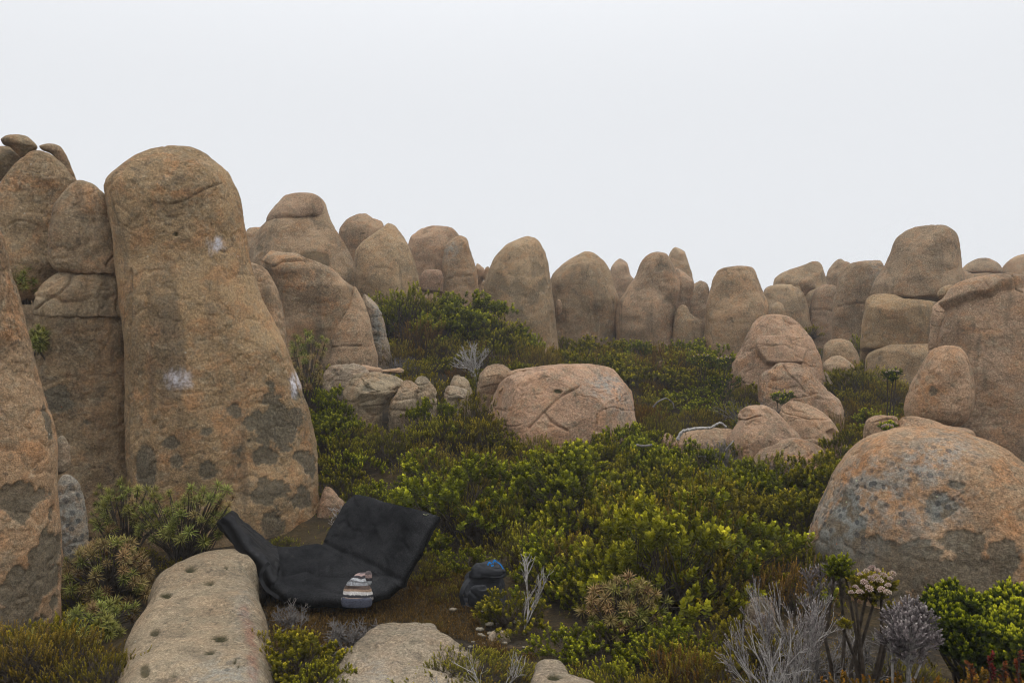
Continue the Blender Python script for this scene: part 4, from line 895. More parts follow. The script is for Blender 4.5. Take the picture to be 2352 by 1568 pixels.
# ------------------------------------------------------------------ knitted hat
def knit_material():
    m, n, l, b = new_mat("striped_knit"); g = NB(n, l)
    a = nd(n, 'ShaderNodeAttribute', attribute_name='knit'); sp = n.new('ShaderNodeSeparateColor'); l.new(a.outputs['Color'], sp.inputs[0]); h, t = sp.outputs[0], sp.outputs[1]
    cb = n.new('ShaderNodeCombineXYZ'); l.new(g.math('MULTIPLY', t, 1.0), cb.inputs[0]); l.new(h, cb.inputs[1])
    tri = g.math('PINGPONG', g.math('MULTIPLY', t, 22), 0.5)
    hz = g.math('ADD', h, g.math('MULTIPLY', g.math('SUBTRACT', tri, .25), .07))
    rmp = n.new('ShaderNodeValToRGB'); rmp.color_ramp.interpolation = 'CONSTANT'; l.new(h, rmp.inputs[0])
    stops = [(0, (.055, .058, .075)), (.15, (.20, .145, .115)), (.20, (.20, .19, .18)), (.33, (.42, .40, .38)), (.43, (.24, .165, .115)), (.50, (.085, .062, .052)), (.60, (.30, .31, .32)), (.68, (.14, .14, .145)), (.73, (.36, .37, .38)), (.80, (.05, .045, .05)), (.86, (.30, .22, .20)), (.93, (.12, .10, .10))]
    el = rmp.color_ramp.elements
    el[0].position = 0; el[0].color = (*stops[0][1], 1); el[1].position = stops[1][0]; el[1].color = (*stops[1][1], 1)
    for p, c in stops[2:]: x = el.new(p); x.color = (*c, 1)
    zz = g.math('MULTIPLY', g.math('GREATER_THAN', hz, .265), g.math('LESS_THAN', hz, .345))
    inb = g.math('MULTIPLY', g.math('GREATER_THAN', h, .20), g.math('LESS_THAN', h, .43))
    c = g.mix(g.math('MULTIPLY', zz, inb), rmp.outputs[0], (.03, .03, .034))
    tri2 = g.math('PINGPONG', g.math('MULTIPLY', t, 30), 0.5)
    up = g.math('MULTIPLY', g.math('GREATER_THAN', tri2, .27), g.math('MULTIPLY', g.math('GREATER_THAN', h, .60), g.math('LESS_THAN', h, .74)))
    c = g.mix(g.math('MULTIPLY', up, .7), c, (.06, .06, .065))
    P = nd(n, 'ShaderNodeTexCoord').outputs['Object']; n1 = g.noise(P, 180, 3, .6); n2 = g.noise(P, 22, 4, .6)
    c = g.scale(c, g.rng(n1, .3, .7, .6, 1.4, False)); c = g.scale(c, g.rng(n2, .3, .7, .75, 1.2, False))
    l.new(c, b.inputs['Base Color']); b.inputs['Roughness'].default_value = 1; b.inputs['Specular IOR Level'].default_value = .05
    l.new(g.bump(n1, .7, .004), b.inputs['Normal'])
    return m
M['knit'] = knit_material()
def loft(poly, D, ratio, n=2.2, K=60, Mn=56, lean=0.0):
    P = catmull(poly); rows = np.linspace(P[:, 1].min() + .02, P[:, 1].max() - .02, K); xl, xr = profile(P, rows)
    ph = np.arange(Mn) / Mn * 2 * math.pi; c = (xl + xr) / 2; w = (xr - xl) / 2
    co = np.sign(np.cos(ph)) * np.abs(np.cos(ph)) ** (2 / n); si = np.sign(np.sin(ph)) * np.abs(np.sin(ph)) ** (2 / n)
    f = (rows[-1] - rows) / (rows[-1] - rows[0]); Dr = D + lean * f
    G = np.zeros((K, Mn, 3)); G[..., 0] = ((c[:, None] + w[:, None] * co) - CX) / F * Dr[:, None]
    G[..., 1] = Dr[:, None] - (w[:, None] / F * D * ratio) * si; G[..., 2] = (CAMZ - (rows - CY) / F * Dr)[:, None]
    j = np.arange(Mn); i = np.arange(K - 1)[:, None] * Mn
    Q = np.stack([i + j, i + Mn + j, i + Mn + (j + 1) % Mn, i + (j + 1) % Mn], 2).reshape(-1, 4)
    return G, Q, f, ph
hat_root = link('knitted_hat', None, loc=W(820, 1390, 5.42), label='striped grey and brown knitted beanie lying against the black mat', category='hat')
def hat_part(name, poly, D, ratio, h0, h1, lean, fold=0.022, K=50):
    G, Q, f, ph = loft(poly, D, ratio, 2.4, K=K, lean=lean)
    q = G.reshape(-1, 3); nrm = unit(q - q.mean(0)); q = q + nrm * (fbm(q * 16, 3) * fold)[:, None]
    me = mesh_from(name, q - np.array(hat_root.location), Q)
    xn = (G[..., 0] - G[..., 0].min()) / np.ptp(G[..., 0])
    at = np.zeros((len(q), 4)); at[:, 0] = np.repeat(h0 + (h1 - h0) * f, G.shape[1]); at[:, 1] = xn.ravel(); at[:, 3] = 1
    vattr(me, 'knit', at); return link(name, me, M['knit'], parent=hat_root)
hat_part('crown', [(787,1378),(788,1362),(793,1347),(802,1332),(814,1318),(828,1311),(842,1310),(850,1318),(851,1335),(851,1355),(853,1378)], 5.40, .42, .14, .98, .10)
hat_part('cuff', [(784,1384),(786,1372),(800,1369),(840,1370),(853,1373),(855,1384),(852,1391),(818,1393),(788,1391)], 5.39, .45, .0, .16, .01, .004, 24)
hat_part('folded_tip', [(838,1318),(842,1311),(849,1310),(854,1316),(854,1335),(850,1345),(844,1340),(840,1328)], 5.36, .5, .70, 1.0, .0, .004, 24)

# ------------------------------------------------------------------ backpack
M['nylon'] = flat_mat('black_nylon', (0.014, 0.015, 0.018), .55, .3, 25); M['nylon2'] = flat_mat('dark_grey_nylon', (0.03, 0.031, 0.036), .6, .3, 25)
pack = link('backpack', None, loc=W(1110, 1395, 5.85), label='dark grey backpack with blue buckles half hidden in the shrubs', category='backpack')
def pack_part(name, poly, D, ratio, mt, n=2.8, lean=0.0, fold=.02, parent=None, K=50, **kw):
    G, Q, f, ph = loft(poly, D, ratio, n, K=K, lean=lean); q = G.reshape(-1, 3); nrm = unit(q - q.mean(0))
    q = q + nrm * (fbm(q * 9, 4, .65) * fold * 1.5 - .012 * np.clip(1 - np.abs(fbm(q * np.array([6, 6, 14]) + 3, 2)) * 5, 0, 1))[:, None]
    return link(name, mesh_from(name, q - np.array(pack.location), Q), mt, parent=parent or pack, **kw)
pack_part('body', [(1062,1395),(1060,1365),(1064,1345),(1072,1322),(1088,1308),(1112,1303),(1140,1308),(1156,1325),(1160,1360),(1160,1400),(1110,1404)], 5.85, .7, M['nylon2'], lean=.1)
pack_part('lid', [(1078,1322),(1084,1304),(1098,1291),(1122,1286),(1148,1290),(1162,1304),(1160,1320),(1125,1318),(1095,1326)], 5.86, .75, M['nylon'], fold=.012)
pack_part('front_pocket', [(1076,1385),(1075,1362),(1082,1348),(1104,1342),(1120,1350),(1124,1372),(1118,1390),(1090,1393)], 5.66, .35, M['nylon'], fold=.01)
ribbon('shoulder_strap', [W(1076,1330,5.72), W(1064,1348,5.66), W(1059,1368,5.64), W(1064,1388,5.66)], .014, .004, M['nylon'], pack, np.array(pack.location))
for pts in ([(1120,1297),(1124,1291),(1129,1294)], [(1132,1292),(1136,1286),(1140,1290)], [(1128,1299),(1134,1297)]):
    ribbon('buckle', [W(x, y, 5.60) for x, y in pts], .0055, .003, M['blue'], pack, np.array(pack.location))
ribbon('cord', [W(1142,1290,5.6), W(1150,1296,5.6), W(1156,1306,5.6)], .004, .003, M['blue'], pack, np.array(pack.location))

# ------------------------------------------------------------------ spiky rosette shrubs
ROS = []; ROSB = []
for k in range(4):
    gg = np.random.default_rng(500 + k); nl = 36
    a = np.arange(nl) * 2.39996; el = np.linspace(1.25, -.15, nl) + gg.normal(0, .12, nl)
    d = np.stack([np.cos(a) * np.cos(el), np.sin(a) * np.cos(el), np.sin(el)], 1); s = unit(np.cross(d, np.array([0, 0, 1.]))); upv = np.cross(s, d)
    L = .05 * gg.uniform(.8, 1.2, nl)[:, None]; wv = .0032
    p0 = d * .004; pa = d * L * .45 + s * wv + upv * L * .05; pb = d * L * .45 - s * wv + upv * L * .05; p2 = d * L - np.array([0, 0, .22]) * L * np.cos(el)[:, None] ** 2
    V = np.stack([p0, pa, p2, pb], 1).reshape(-1, 3); me = mesh_from('rosette', V, np.arange(nl * 4).reshape(-1, 4), smooth=False)
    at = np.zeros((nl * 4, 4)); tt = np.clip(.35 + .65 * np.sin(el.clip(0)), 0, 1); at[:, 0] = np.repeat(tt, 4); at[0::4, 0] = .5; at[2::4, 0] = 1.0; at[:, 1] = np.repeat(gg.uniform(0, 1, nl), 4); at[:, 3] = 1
    vattr(me, 'leaf', at); me.materials.append(M['spiky']); ROS.append(me); mb_ = me.copy(); mb_.materials.clear(); mb_.materials.append(M['spiky_brown']); ROSB.append(mb_)
def rosette_shrub(label, c, rad, n, seed, group=None, size=1.0, up=.7, extra=(), rooted=True, brown=.15):
    """rosettes over an irregular dome of half-axes rad round c (world), each rosette a part"""
    gg = np.random.default_rng(seed); c = np.array(c, float); gz = float(ground_z(c[0], c[1]))
    base = np.array([c[0], c[1], min(gz, c[2] - rad[2] * .5)]) if rooted else np.array([c[0] - .05, c[1] + .15, c[2] - rad[2] * .7])
    r = link('spiky_shrub', None, loc=base, label=label, category='shrub')
    if group: r['group'] = group
    pts = []
    for i in range(n):
        z = 1 - (i + .5) / n * 1.35; a = i * 2.39996 + gg.normal(0, .2); rr = math.sqrt(max(0, 1 - z * z))
        d = np.array([math.cos(a) * rr, math.sin(a) * rr, z]); pts.append((c + d * np.array(rad) * (gg.uniform(.8, 1.08) + .28 * math.sin(a * 2 + seed) * rr * (1 if z > 0 else .3) + .16 * math.sin(a * 3 + seed * 2.3) * rr), d))
    for p in extra: pts.append((np.array(p), np.array([gg.normal(0, .4), -.3, 1])))
    segs = []
    for p, d in pts:
        nrm = Vector(unit(d + np.array([0, -.25, up]) + gg.normal(0, .2, 3)))
        o = link('rosette', (ROSB if gg.random() < brown else ROS)[int(gg.integers(0, 4))], parent=r); o.location = p - base
        qn = nrm.to_track_quat('Z', 'Y'); o.rotation_euler = qn.to_euler(); sc = size * 1.2 * gg.uniform(.7, 1.25); o.scale = (sc, sc, sc)
        mid = (p + base) / 2 - base + np.array([0, 0, .03]) + gg.normal(0, .02, 3)
        segs += [(p - base, mid, .004, .006), (mid, np.array([gg.normal(0, .05), gg.normal(0, .05), -.05]), .006, .008)]
    bv, bq = tubes(segs, 4); link('stems', mesh_from('stems', bv, bq), M['stem'], parent=r)
    return r
def px_rad(rx, ry, D, dep): return (rx / F * D, dep, ry / F * D)
SG = None
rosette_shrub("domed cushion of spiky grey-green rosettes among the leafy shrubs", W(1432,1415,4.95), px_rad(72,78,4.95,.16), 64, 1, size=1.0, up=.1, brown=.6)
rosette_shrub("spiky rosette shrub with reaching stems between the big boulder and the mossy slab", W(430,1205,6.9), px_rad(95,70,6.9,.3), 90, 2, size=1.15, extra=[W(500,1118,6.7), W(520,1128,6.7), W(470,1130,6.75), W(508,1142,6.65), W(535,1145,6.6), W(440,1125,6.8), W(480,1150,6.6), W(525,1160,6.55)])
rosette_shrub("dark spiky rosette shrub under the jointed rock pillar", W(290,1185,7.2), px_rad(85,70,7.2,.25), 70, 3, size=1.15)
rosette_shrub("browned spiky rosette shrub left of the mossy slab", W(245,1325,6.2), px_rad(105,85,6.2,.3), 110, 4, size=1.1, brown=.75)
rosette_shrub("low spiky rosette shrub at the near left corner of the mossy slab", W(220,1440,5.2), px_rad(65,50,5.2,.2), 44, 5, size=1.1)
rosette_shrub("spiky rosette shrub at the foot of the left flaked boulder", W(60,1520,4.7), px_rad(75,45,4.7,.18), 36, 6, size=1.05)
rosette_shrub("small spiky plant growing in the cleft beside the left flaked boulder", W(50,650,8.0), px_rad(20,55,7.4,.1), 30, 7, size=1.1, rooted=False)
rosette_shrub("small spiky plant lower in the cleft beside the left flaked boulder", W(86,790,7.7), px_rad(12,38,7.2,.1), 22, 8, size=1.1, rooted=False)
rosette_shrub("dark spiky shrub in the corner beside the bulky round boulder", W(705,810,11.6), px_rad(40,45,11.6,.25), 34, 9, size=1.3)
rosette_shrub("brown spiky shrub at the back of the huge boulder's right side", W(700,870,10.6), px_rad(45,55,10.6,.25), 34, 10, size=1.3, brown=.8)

# ------------------------------------------------------------------ individually placed shrubs
def foot(x, y, D=None):
    """point on the ground under a pixel"""
    Ys = np.linspace(2.5, 25, 900); Xs = (x - CX) / F * Ys; gzz = ground_z(Xs, Ys); _, yy = proj(Xs, Ys, gzz)
    k = int(np.argmax(yy < y)); return np.array([Xs[k], Ys[k], gzz[k]])
def at_D(x, D): X = (x - CX) / F * D; return np.array([X, D, float(ground_z(X, D))])
def sole(k, v, x, D, sc, label, sz=None, rz=0.0, dz=-.04):
    p = at_D(x, D); p[2] += dz; return add_shrub(k, v, p, sc, rz, label, None, sz)
# the dark fill under the spiky shrubs and along the left edge
for i, (k, x, D, sc, lab) in enumerate([
    ('green', 225, 7.0, .8, "upright green shrub between the jointed pillar and the narrow grey rock"), ('olive', 330, 6.95, .65, "olive shrub tangled in the spiky shrubs under the jointed pillar"),
    ('olive', 420, 6.85, .55, "olive shrub behind the top of the mossy slab"), ('rust', 300, 6.35, .7, "rusty shrub under the browned spiky shrub"), ('olive', 180, 6.1, .6, "olive shrub between the narrow grey rock and browned spiky shrub"),
    ('olive', 235, 5.6, .5, "olive shrub filling the hollow left of the mossy slab"), ('gold', 40, 4.4, .95, "golden heath shrub with orange tips at the foot of the left flaked boulder"), ('gold', 150, 4.45, .9, "golden heath shrub between left flaked boulder and mossy slab"),
    ('olive', 100, 4.75, .8, "olive heath shrub against the base of the left flaked boulder"), ('gold', 235, 4.2, .8, "low golden heath shrub touching the mossy slab's near left edge"), ('rust', -10, 4.7, .8, "rusty heath shrub beside the left flaked boulder's base"),
    ('green', 695, 4.4, .72, "dense fine green bush right of the mossy slab"), ('olive', 645, 4.55, .75, "olive bush tucked against the mossy slab's right flank"), ('olive', 715, 4.1, .6, "olive bush between the mossy slab and the half-buried flat rock"),
    ('gold', 985, 3.75, 1.0, "low olive mat shrub spreading over the half-buried flat rock"), ('gold', 1040, 4.3, 1.05, "broad golden mat shrub with bleached twigs poking out"), ('gold', 1140, 4.35, .95, "golden mat shrub next to the small flat rock"), ('gold', 1075, 3.85, 1.0, "golden mat shrub nearest the half-buried flat rock's lower side"), ('gold', 1110, 4.0, 1.0, "golden mat shrub below the bleached twigs"), ('gold', 900, 3.55, .9, "olive-gold mat shrub below the half-buried flat rock"),
    ('olive', 600, 16.2, .8, "small bright tuft growing on the ledge beside the capped boulder"), ('olive', 1865, 18.5, .8, "small green bush between sloping boulder and grey column"), ('olive', 2330, 8.4, .9, "dark green bush at the base of the very big boulder"), ('rust', 2380, 8.2, .9, "rusty bush at the base of the very big boulder"),
    ('olive', 1700, 4.6, .9, "olive shrub behind the bare bleached twig"), ('olive', 1800, 4.5, .85, "olive shrub behind the white dead bush"), ('rust', 1900, 3.6, .7, "rusty heath at the white dead bush's right side"), ('olive', 2150, 3.6, .7, "dark olive shrub under the withered mauve bush"), ('rust', 1830, 3.1, .7, "rusty heath below the white dead bush"), ('olive', 1740, 3.3, .7, "olive heath below the bare bleached twig"),
    ('green', 1175, 5.45, .72, "green leafy shrub hiding the backpack's right side"), ('rust', 1930, 4.5, .6, "rusty heath at the foot of the large round orange boulder"), ('twig', 2010, 4.4, .9, "grey twigs under the flowering shrub against the orange boulder"), ('twig', 1890, 4.3, .9, "grey twigs under the thin withered shrub"), ('gold', 2060, 4.3, .6, "golden heath between flowering shrub and bright bush"), ('rust', 1000, 10.0, .9, "rusty upright heath before the humped grey rock"), ('green', 1150, 9.8, .8, "leafy shrub against the wide split boulder's left end"), ('olive', 1250, 9.7, .8, "olive shrub against the wide split boulder's lower crack"),
    ('gold', 1030, 6.0, .5, "small golden heath tuft right of the mat's back panel"), ('olive', 1000, 6.35, .55, "small olive tuft behind the mat's back panel corner"), ('gold', 1075, 6.25, .5, "small golden heath tuft behind the backpack"), ('rust', 985, 5.35, .3, "tiny rusty tuft on the moss right of the hat"), ('rust', 900, 5.3, .28, "tiny rusty tuft beside the hat"), ('olive', 650, 7.5, .45, "small olive tuft at the huge boulder's foot behind the mat"),
    ('green', 2010, 11.9, 1.1, "dark rounded bush in front of the low dark block"), ('rust', 1990, 11.6, .9, "brown bush in front of the low dark block"), ('gold', 1660, 4.0, 1.0, "golden heath left of the dead white bush"), ('rust', 1560, 4.1, .9, "rusty heath left of the golden heath by the dead white bush"), ('gold', 1480, 4.0, .7, "golden heath below the spiky cushion plant"), ('olive', 1400, 4.2, .6, "olive heath at the left foot of the spiky cushion plant"), ('green', 1340, 4.75, .7, "green leafy shrub leaning on the spiky cushion plant's left"), ('green', 1530, 4.7, .75, "green leafy shrub leaning on the spiky cushion plant's right"), ('gold', 1330, 4.0, .7, "golden heath right of the small flat rock"), ('olive', 1560, 4.35, .75, "olive heath between the spiky cushion and the dead white bush"),
    ]):
    s = sole(k, i * 3 + 1, x, D, sc, lab, sz=sc * (.42 if 'mat shrub' in lab else .8), rz=i * 1.3)
    if 'ledge beside' in lab: s.location.z = W(600, 612, 16.2)[2]
    if 'grey column' in lab: s.location.z = W(1865, 775, 18.5)[2]

def heads_bush(name, label, base, heads, mat, ll, lw, m, sl, seed, stem_mat='stem', stem_r=.011, flowers=None, low_mat=None):
    """a shrub whose leaves sit in rounded heads at the branch ends; heads = (x, y, D, radius_px, shoots)"""
    gg = np.random.default_rng(seed); r = link(name, None, loc=base, label=label, category='shrub'); segs = []; SB, SD, SLn, SY = [], [], [], []
    for (x, y, D, rp, ns) in heads:
        c = W(x, y, D) - base; R_ = rp / F * D
        k = np.arange(ns); z = 1 - (k + .5) / ns * 1.55; a = k * 2.39996; rr = np.sqrt(np.clip(1 - z * z, 0, 1)); d = np.stack([np.cos(a) * rr, np.sin(a) * rr, z], 1)
        d = unit(d + gg.normal(0, .15, d.shape)); bs = c + d * R_ * np.array([1, 1, .8]) * gg.uniform(.55, 1.0, (ns, 1)) - d * sl * .5
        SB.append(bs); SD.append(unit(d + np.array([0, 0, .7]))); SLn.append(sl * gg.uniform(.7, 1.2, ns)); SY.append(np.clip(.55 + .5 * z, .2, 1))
        mid = c * np.array([.45, .45, .5]) + gg.normal(0, .03, 3); low = c - np.array([0, 0, R_ * .7])
        b0 = np.array([gg.normal(0, .03), gg.normal(0, .03), -.05])
        segs += [(b0, mid * .6, stem_r, stem_r * .85), (mid * .6, mid, stem_r * .85, stem_r * .75), (mid, low, stem_r * .75, stem_r * .55)]
        for q in range(0, ns, 2): segs.append((low, bs[q], stem_r * .35, stem_r * .2))
    V, Q, at = leaf_quads(np.concatenate(SB), np.concatenate(SD), np.concatenate(SLn), m, ll, lw, 1.15, .4, seed, young=np.concatenate(SY))
    me = mesh_from('foliage', V, Q, smooth=False); vattr(me, 'leaf', at); link('foliage', me, M[mat], parent=r, kind='stuff')
    bv, bq = tubes(segs, 5); link('branches', mesh_from('branches', bv, bq), M[stem_mat], parent=r)
    if flowers:
        for (x, y, D) in flowers:
            o = link('flower_head', FLOWER, parent=r); o.location = W(x, y, D) - base; s = gg.uniform(.75, 1.25); o.scale = (s, s, s); o.rotation_euler = (gg.normal(0, .3), gg.normal(0, .3), gg.uniform(0, 6))
    return r
gg = np.random.default_rng(77); k = np.arange(26); z = 1 - (k + .5) / 26 * .9; a = k * 2.39996; rr = np.sqrt(1 - z * z); d = np.stack([np.cos(a) * rr, np.sin(a) * rr, z], 1)
V, Q, at = leaf_quads(d * .010, d, np.full(26, .006), 5, .007, .005, 1.0, .2, 78); FLOWER = mesh_from('flower_head', V, Q, smooth=False); vattr(FLOWER, 'leaf', at); FLOWER.materials.append(M['petal'])

heads_bush('bright_shrub', "bright yellow-green rounded bush before the large round orange boulder", at_D(2230, 4.1), [(2150,1392,4.05,36,60),(2185,1372,4.15,42,70),(2170,1425,3.95,46,90),(2225,1398,4.0,44,80),(2205,1450,3.85,50,100),(2255,1458,3.85,46,90),(2250,1420,4.1,40,70),(2150,1455,3.9,34,50),(2215,1500,3.8,50,80),(2265,1510,3.8,48,70)], 'bright', .028, .012, 24, .05, 11)
heads_bush('bright_shrub', "second bright yellow-green bush crowding the first one's right side", at_D(2340, 4.05), [(2290,1398,4.1,42,70),(2330,1380,4.15,46,80),(2310,1440,3.9,50,100),(2355,1420,3.95,48,90),(2295,1475,3.8,46,80),(2345,1485,3.75,48,90),(2390,1440,3.9,48,80),(2330,1520,3.75,50,70),(2375,1510,3.75,48,60)], 'bright', .028, .012, 24, .05, 12)
fl1 = [(1975,1320,3.78),(1990,1312,3.78),(2003,1306,3.8),(2015,1312,3.8),(2030,1322,3.8),(2045,1330,3.8),(2040,1345,3.75),(2020,1335,3.72),(2000,1330,3.72),(1985,1338,3.72),(1965,1350,3.75),(1975,1362,3.72),(1995,1352,3.7),(2025,1355,3.7),(2050,1318,3.82),(1955,1362,3.78),(2012,1325,3.72),(2038,1362,3.7)]
heads_bush('flowering_shrub', "tall dark-stemmed shrub topped with cream flower heads before the orange boulder", at_D(1985, 3.9), [(1990,1345,3.85,34,44),(2025,1345,3.85,34,44),(2005,1370,3.85,30,30),(1965,1365,3.85,20,20),(2050,1400,3.85,18,14),(1940,1440,3.85,16,12)], 'olive', .020, .009, 22, .04, 13, stem_r=.012, flowers=fl1)
heads_bush('flowering_shrub', "dark-stemmed shrub with one green tufted head beside the flowering shrub", at_D(1930, 4.05), [(1928,1300,4.0,30,40),(1915,1320,4.0,22,20),(1945,1325,4.0,18,16)], 'green', .018, .008, 22, .04, 14, stem_r=.012)
heads_bush('withered_shrub', "withered silvery-mauve bush on pale stems in front of the bright bush", at_D(2085, 3.5), [(2065,1425,3.5,40,70),(2110,1425,3.5,42,76),(2085,1460,3.42,50,100),(2125,1470,3.45,40,60),(2050,1470,3.45,36,50),(2090,1400,3.55,34,50),(2085,1500,3.42,44,60)], 'silver', .014, .0065, 22, .035, 15, stem_mat='dead', stem_r=.008)
heads_bush('withered_shrub', "thin grey withered shrub leaning left of the dark-stemmed tufted shrub", at_D(1880, 4.2), [(1858,1325,4.2,24,22),(1885,1315,4.2,26,24),(1870,1355,4.2,26,24),(1905,1350,4.2,20,18),(1850,1385,4.15,18,14)], 'silver', .011, .005, 18, .04, 16, stem_mat='grey_wood', stem_r=.006)
for (x, D, kx, lab, sc) in [(2010, 3.3, 'orange', "orange-tipped heath shrub below the withered mauve bush", .95), (2200, 3.3, 'orange', "olive and orange heath shrub below the bright bush", 1.0), (2330, 3.2, 'orange', "orange heath shrub below the second bright bush", 1.0), (2110, 3.15, 'orange', "low orange heath between the mauve bush and the red spikes", .9)]:
    (me0, bm0), _ = KIND['olive'][1]
    if 'orange_foliage' not in bpy.data.meshes:
        om = me0.copy(); om.name = 'orange_foliage'; om.materials.clear(); om.materials.append(M['orange'])
    r = link('orange_heath', None, loc=at_D(x, D), label=lab, category='shrub'); r.scale = (sc, sc, sc * .95); r.rotation_euler = (0, 0, x)
    link('foliage', bpy.data.meshes['orange_foliage'], parent=r, kind='stuff'); link('branches', bm0, parent=r)
for (x, y, D) in [(2275, 1535, 2.95), (2340, 1528, 2.95), (2232, 1550, 2.95), (2305, 1555, 2.9)]:
    gg = np.random.default_rng(int(x)); b = at_D(x, D); tip = W(x, y - 18, D); n = 16
    zz = np.linspace(.0, 1, n); base = np.stack([(tip - b) * (0.55 + .45 * q) for q in zz]); di = unit(gg.normal(0, .25, (n, 3)) + np.array([0, 0, 1]))
    V, Q, at = leaf_quads(base, di, np.full(n, .03), 14, .018, .009, 1.1, .6, int(x)); me = mesh_from('flower_spike', V, Q, smooth=False); vattr(me, 'leaf', at)
    r = link('red_spike_plant', None, loc=b, label='upright rust-red flower spike below the bright yellow-green bushes', category='plant', group='red flower spikes'); link('flower_spike', me, M['red'], parent=r, kind='stuff')
    bv, bq = tubes([(np.array([0, 0, -.05]), tip - b, .006, .003)], 5); link('stalk', mesh_from('stalk', bv, bq), M['stem'], parent=r)

def dead(label, x, D, H, seed, mat='dead', tilt=(0, 0), spread=.38, depth=5, r=.011, n0=3, curl=.22, name='dead_shrub', leaves=False, dz=0.0):
    V, Q, tips = dead_tree(seed, H, spread, depth, r, n0, curl)
    b = at_D(x, D); b[2] += dz; o = link(name, None, loc=b, label=label, category='shrub'); o.rotation_euler = (tilt[0], tilt[1], 0)
    link('branches', mesh_from('branches', V, Q), M[mat], parent=o)
    if leaves:
        tips = tips[::2]; tp = np.array([t[0] for t in tips]); td = np.array([t[1] for t in tips])
        V, Q, at = leaf_quads(tp - td * .03, td, np.full(len(tp), .05), 14, .014, .006, 1.0, .4, seed); me = mesh_from('withered_leaves', V, Q, smooth=False); vattr(me, 'leaf', at); link('withered_leaves', me, M['silver'], parent=o, kind='stuff')
    return o
dead("bleached white dead bush with withered grey tips before the orange boulder", 1825, 3.55, .82, 41, spread=.25, depth=6, r=.0105, n0=3, leaves=True).scale = (.62, .62, .95)
dead("bare bleached branching twig left of the white dead bush", 1745, 3.5, .60, 42, spread=.26, depth=5, r=.007, n0=2)
dead("leafless pale sapling standing by the backpack", 1205, 5.25, .52, 43, spread=.2, depth=5, r=.0085, n0=1)
dead("bleached twigs poking out of the broad golden mat shrub", 1130, 4.1, .27, 44, spread=.4, depth=4, r=.003, n0=2)
dead("small bleached twig by the small flat rock", 1045, 3.95, .18, 45, spread=.35, depth=4, r=.0032, n0=2)
dead("grey dead twigs at the mossy slab's upper right corner", 668, 5.35, .2, 46, mat='grey_wood', spread=.6, depth=5, r=.005, n0=6, curl=.4)
dead("sprawling grey twigs above the half-buried flat rock", 800, 5.05, .16, 47, mat='grey_wood', spread=.9, depth=5, r=.005, n0=8, curl=.5)
dead("tangle of grey twigs beside the half-buried flat rock", 855, 5.1, .14, 48, mat='grey_wood', spread=.9, depth=5, r=.005, n0=8, curl=.5)
dead("dead grey bush at the lower right of the bare twig", 1890, 3.4, .45, 49, mat='grey_wood', spread=.45, depth=5, r=.006, n0=4)
dead("dead grey bush under the flowering shrub", 1960, 3.45, .42, 50, mat='grey_wood', spread=.45, depth=5, r=.006, n0=4)
dead("whitish dead shrub standing above the wide split dome boulder", 1095, 13.0, .75, 51, spread=.35, depth=5, r=.012, n0=4)
dead("grey dead shrub in front of the lumpy pink boulder", 1720, 11.2, .7, 52, mat='grey_wood', spread=.45, depth=5, r=.010, n0=5, leaves=True)
dead("bare grey shrub left of the pink trio", 1660, 9.6, .55, 53, mat='grey_wood', spread=.45, depth=5, r=.009, n0=4)
dead("pale dead twigs below the small pinkish rock at the huge boulder's foot", 800, 7.9, .25, 54, spread=.7, depth=4, r=.006, n0=5)
dead("pale dead shrub under the egg-shaped boulder's left side", 1990, 10.2, .4, 55, spread=.45, depth=5, r=.008, n0=4)
def log(label, pts, r0, r1, name='fallen_branch'):
    P = catmull([W(*p) for p in pts], closed=False, per=6); n = len(P); rr = np.linspace(r0, r1, n) * (1 + .18 * np.sin(np.arange(n) * 1.7))
    segs = [(P[k] - P[0], P[k + 1] - P[0], rr[k], rr[k + 1]) for k in range(n - 1)]; V, Q = tubes(segs, 7)
    link(name, mesh_from(name, V, Q), M['dead'] if 'crooked' in label else M['grey_wood'], loc=P[0], label=label, category='branch')
log("bleached crooked branch lying over the low pale slab", [(1556,1010,10.05),(1566,992,10.05),(1580,987,10.05),(1605,983,10.05),(1632,982,10.1),(1646,974,10.1),(1656,971,10.1),(1668,980,10.1)], .022, .012)
log("short bleached log in the heath below the low pale slab", [(1462,1022,9.3),(1480,1024,9.25),(1498,1021,9.25)], .016, .012)
log("bleached curl of wood right of the wide split dome boulder", [(1500,935,11.2),(1512,922,11.2),(1530,915,11.25),(1545,925,11.3),(1548,938,11.3)], .013, .008)
log("thin dark stick leaning on the pink boulder's left", [(1660,1040,9.6),(1672,1026,9.7),(1685,1012,9.8)], .012, .008)
for k, (x, y, D, s, lab) in enumerate([(1612, 828, 13.6, 20, "pale-headed flowering bush left of the sloping overhung boulder"), (1665, 832, 13.4, 18, "pale-headed flowering bush touching the sloping overhung boulder"), (1660, 885, 12.2, 34, "yellow-green rounded bush below the pale-headed bushes"), (2050, 862, 10.8, 16, "single flower-topped bush left of the egg-shaped boulder"), (1800, 915, 11.2, 20, "yellow-topped bush between the lumpy boulder and the pink trio"), (2040, 985, 8.0, 12, "thin flower-topped shrub at the flat ledge stone")]):
    heads_bush('flowering_shrub', lab, at_D(x, D), [(x - s * .7, y, D, s * .8, 22), (x + s * .5, y - 3, D, s * .8, 22), (x, y + s * .6, D - .1, s * .7, 16)], 'bright', .030, .014, 18, .06, 60 + k, flowers=[(x + dx * s, y - s * .45 + dy * s, D - .12) for dx, dy in ((-.9, 0), (-.4, -.2), (.2, -.2), (.7, -.1))] if k in (0, 1, 3, 5) else None)

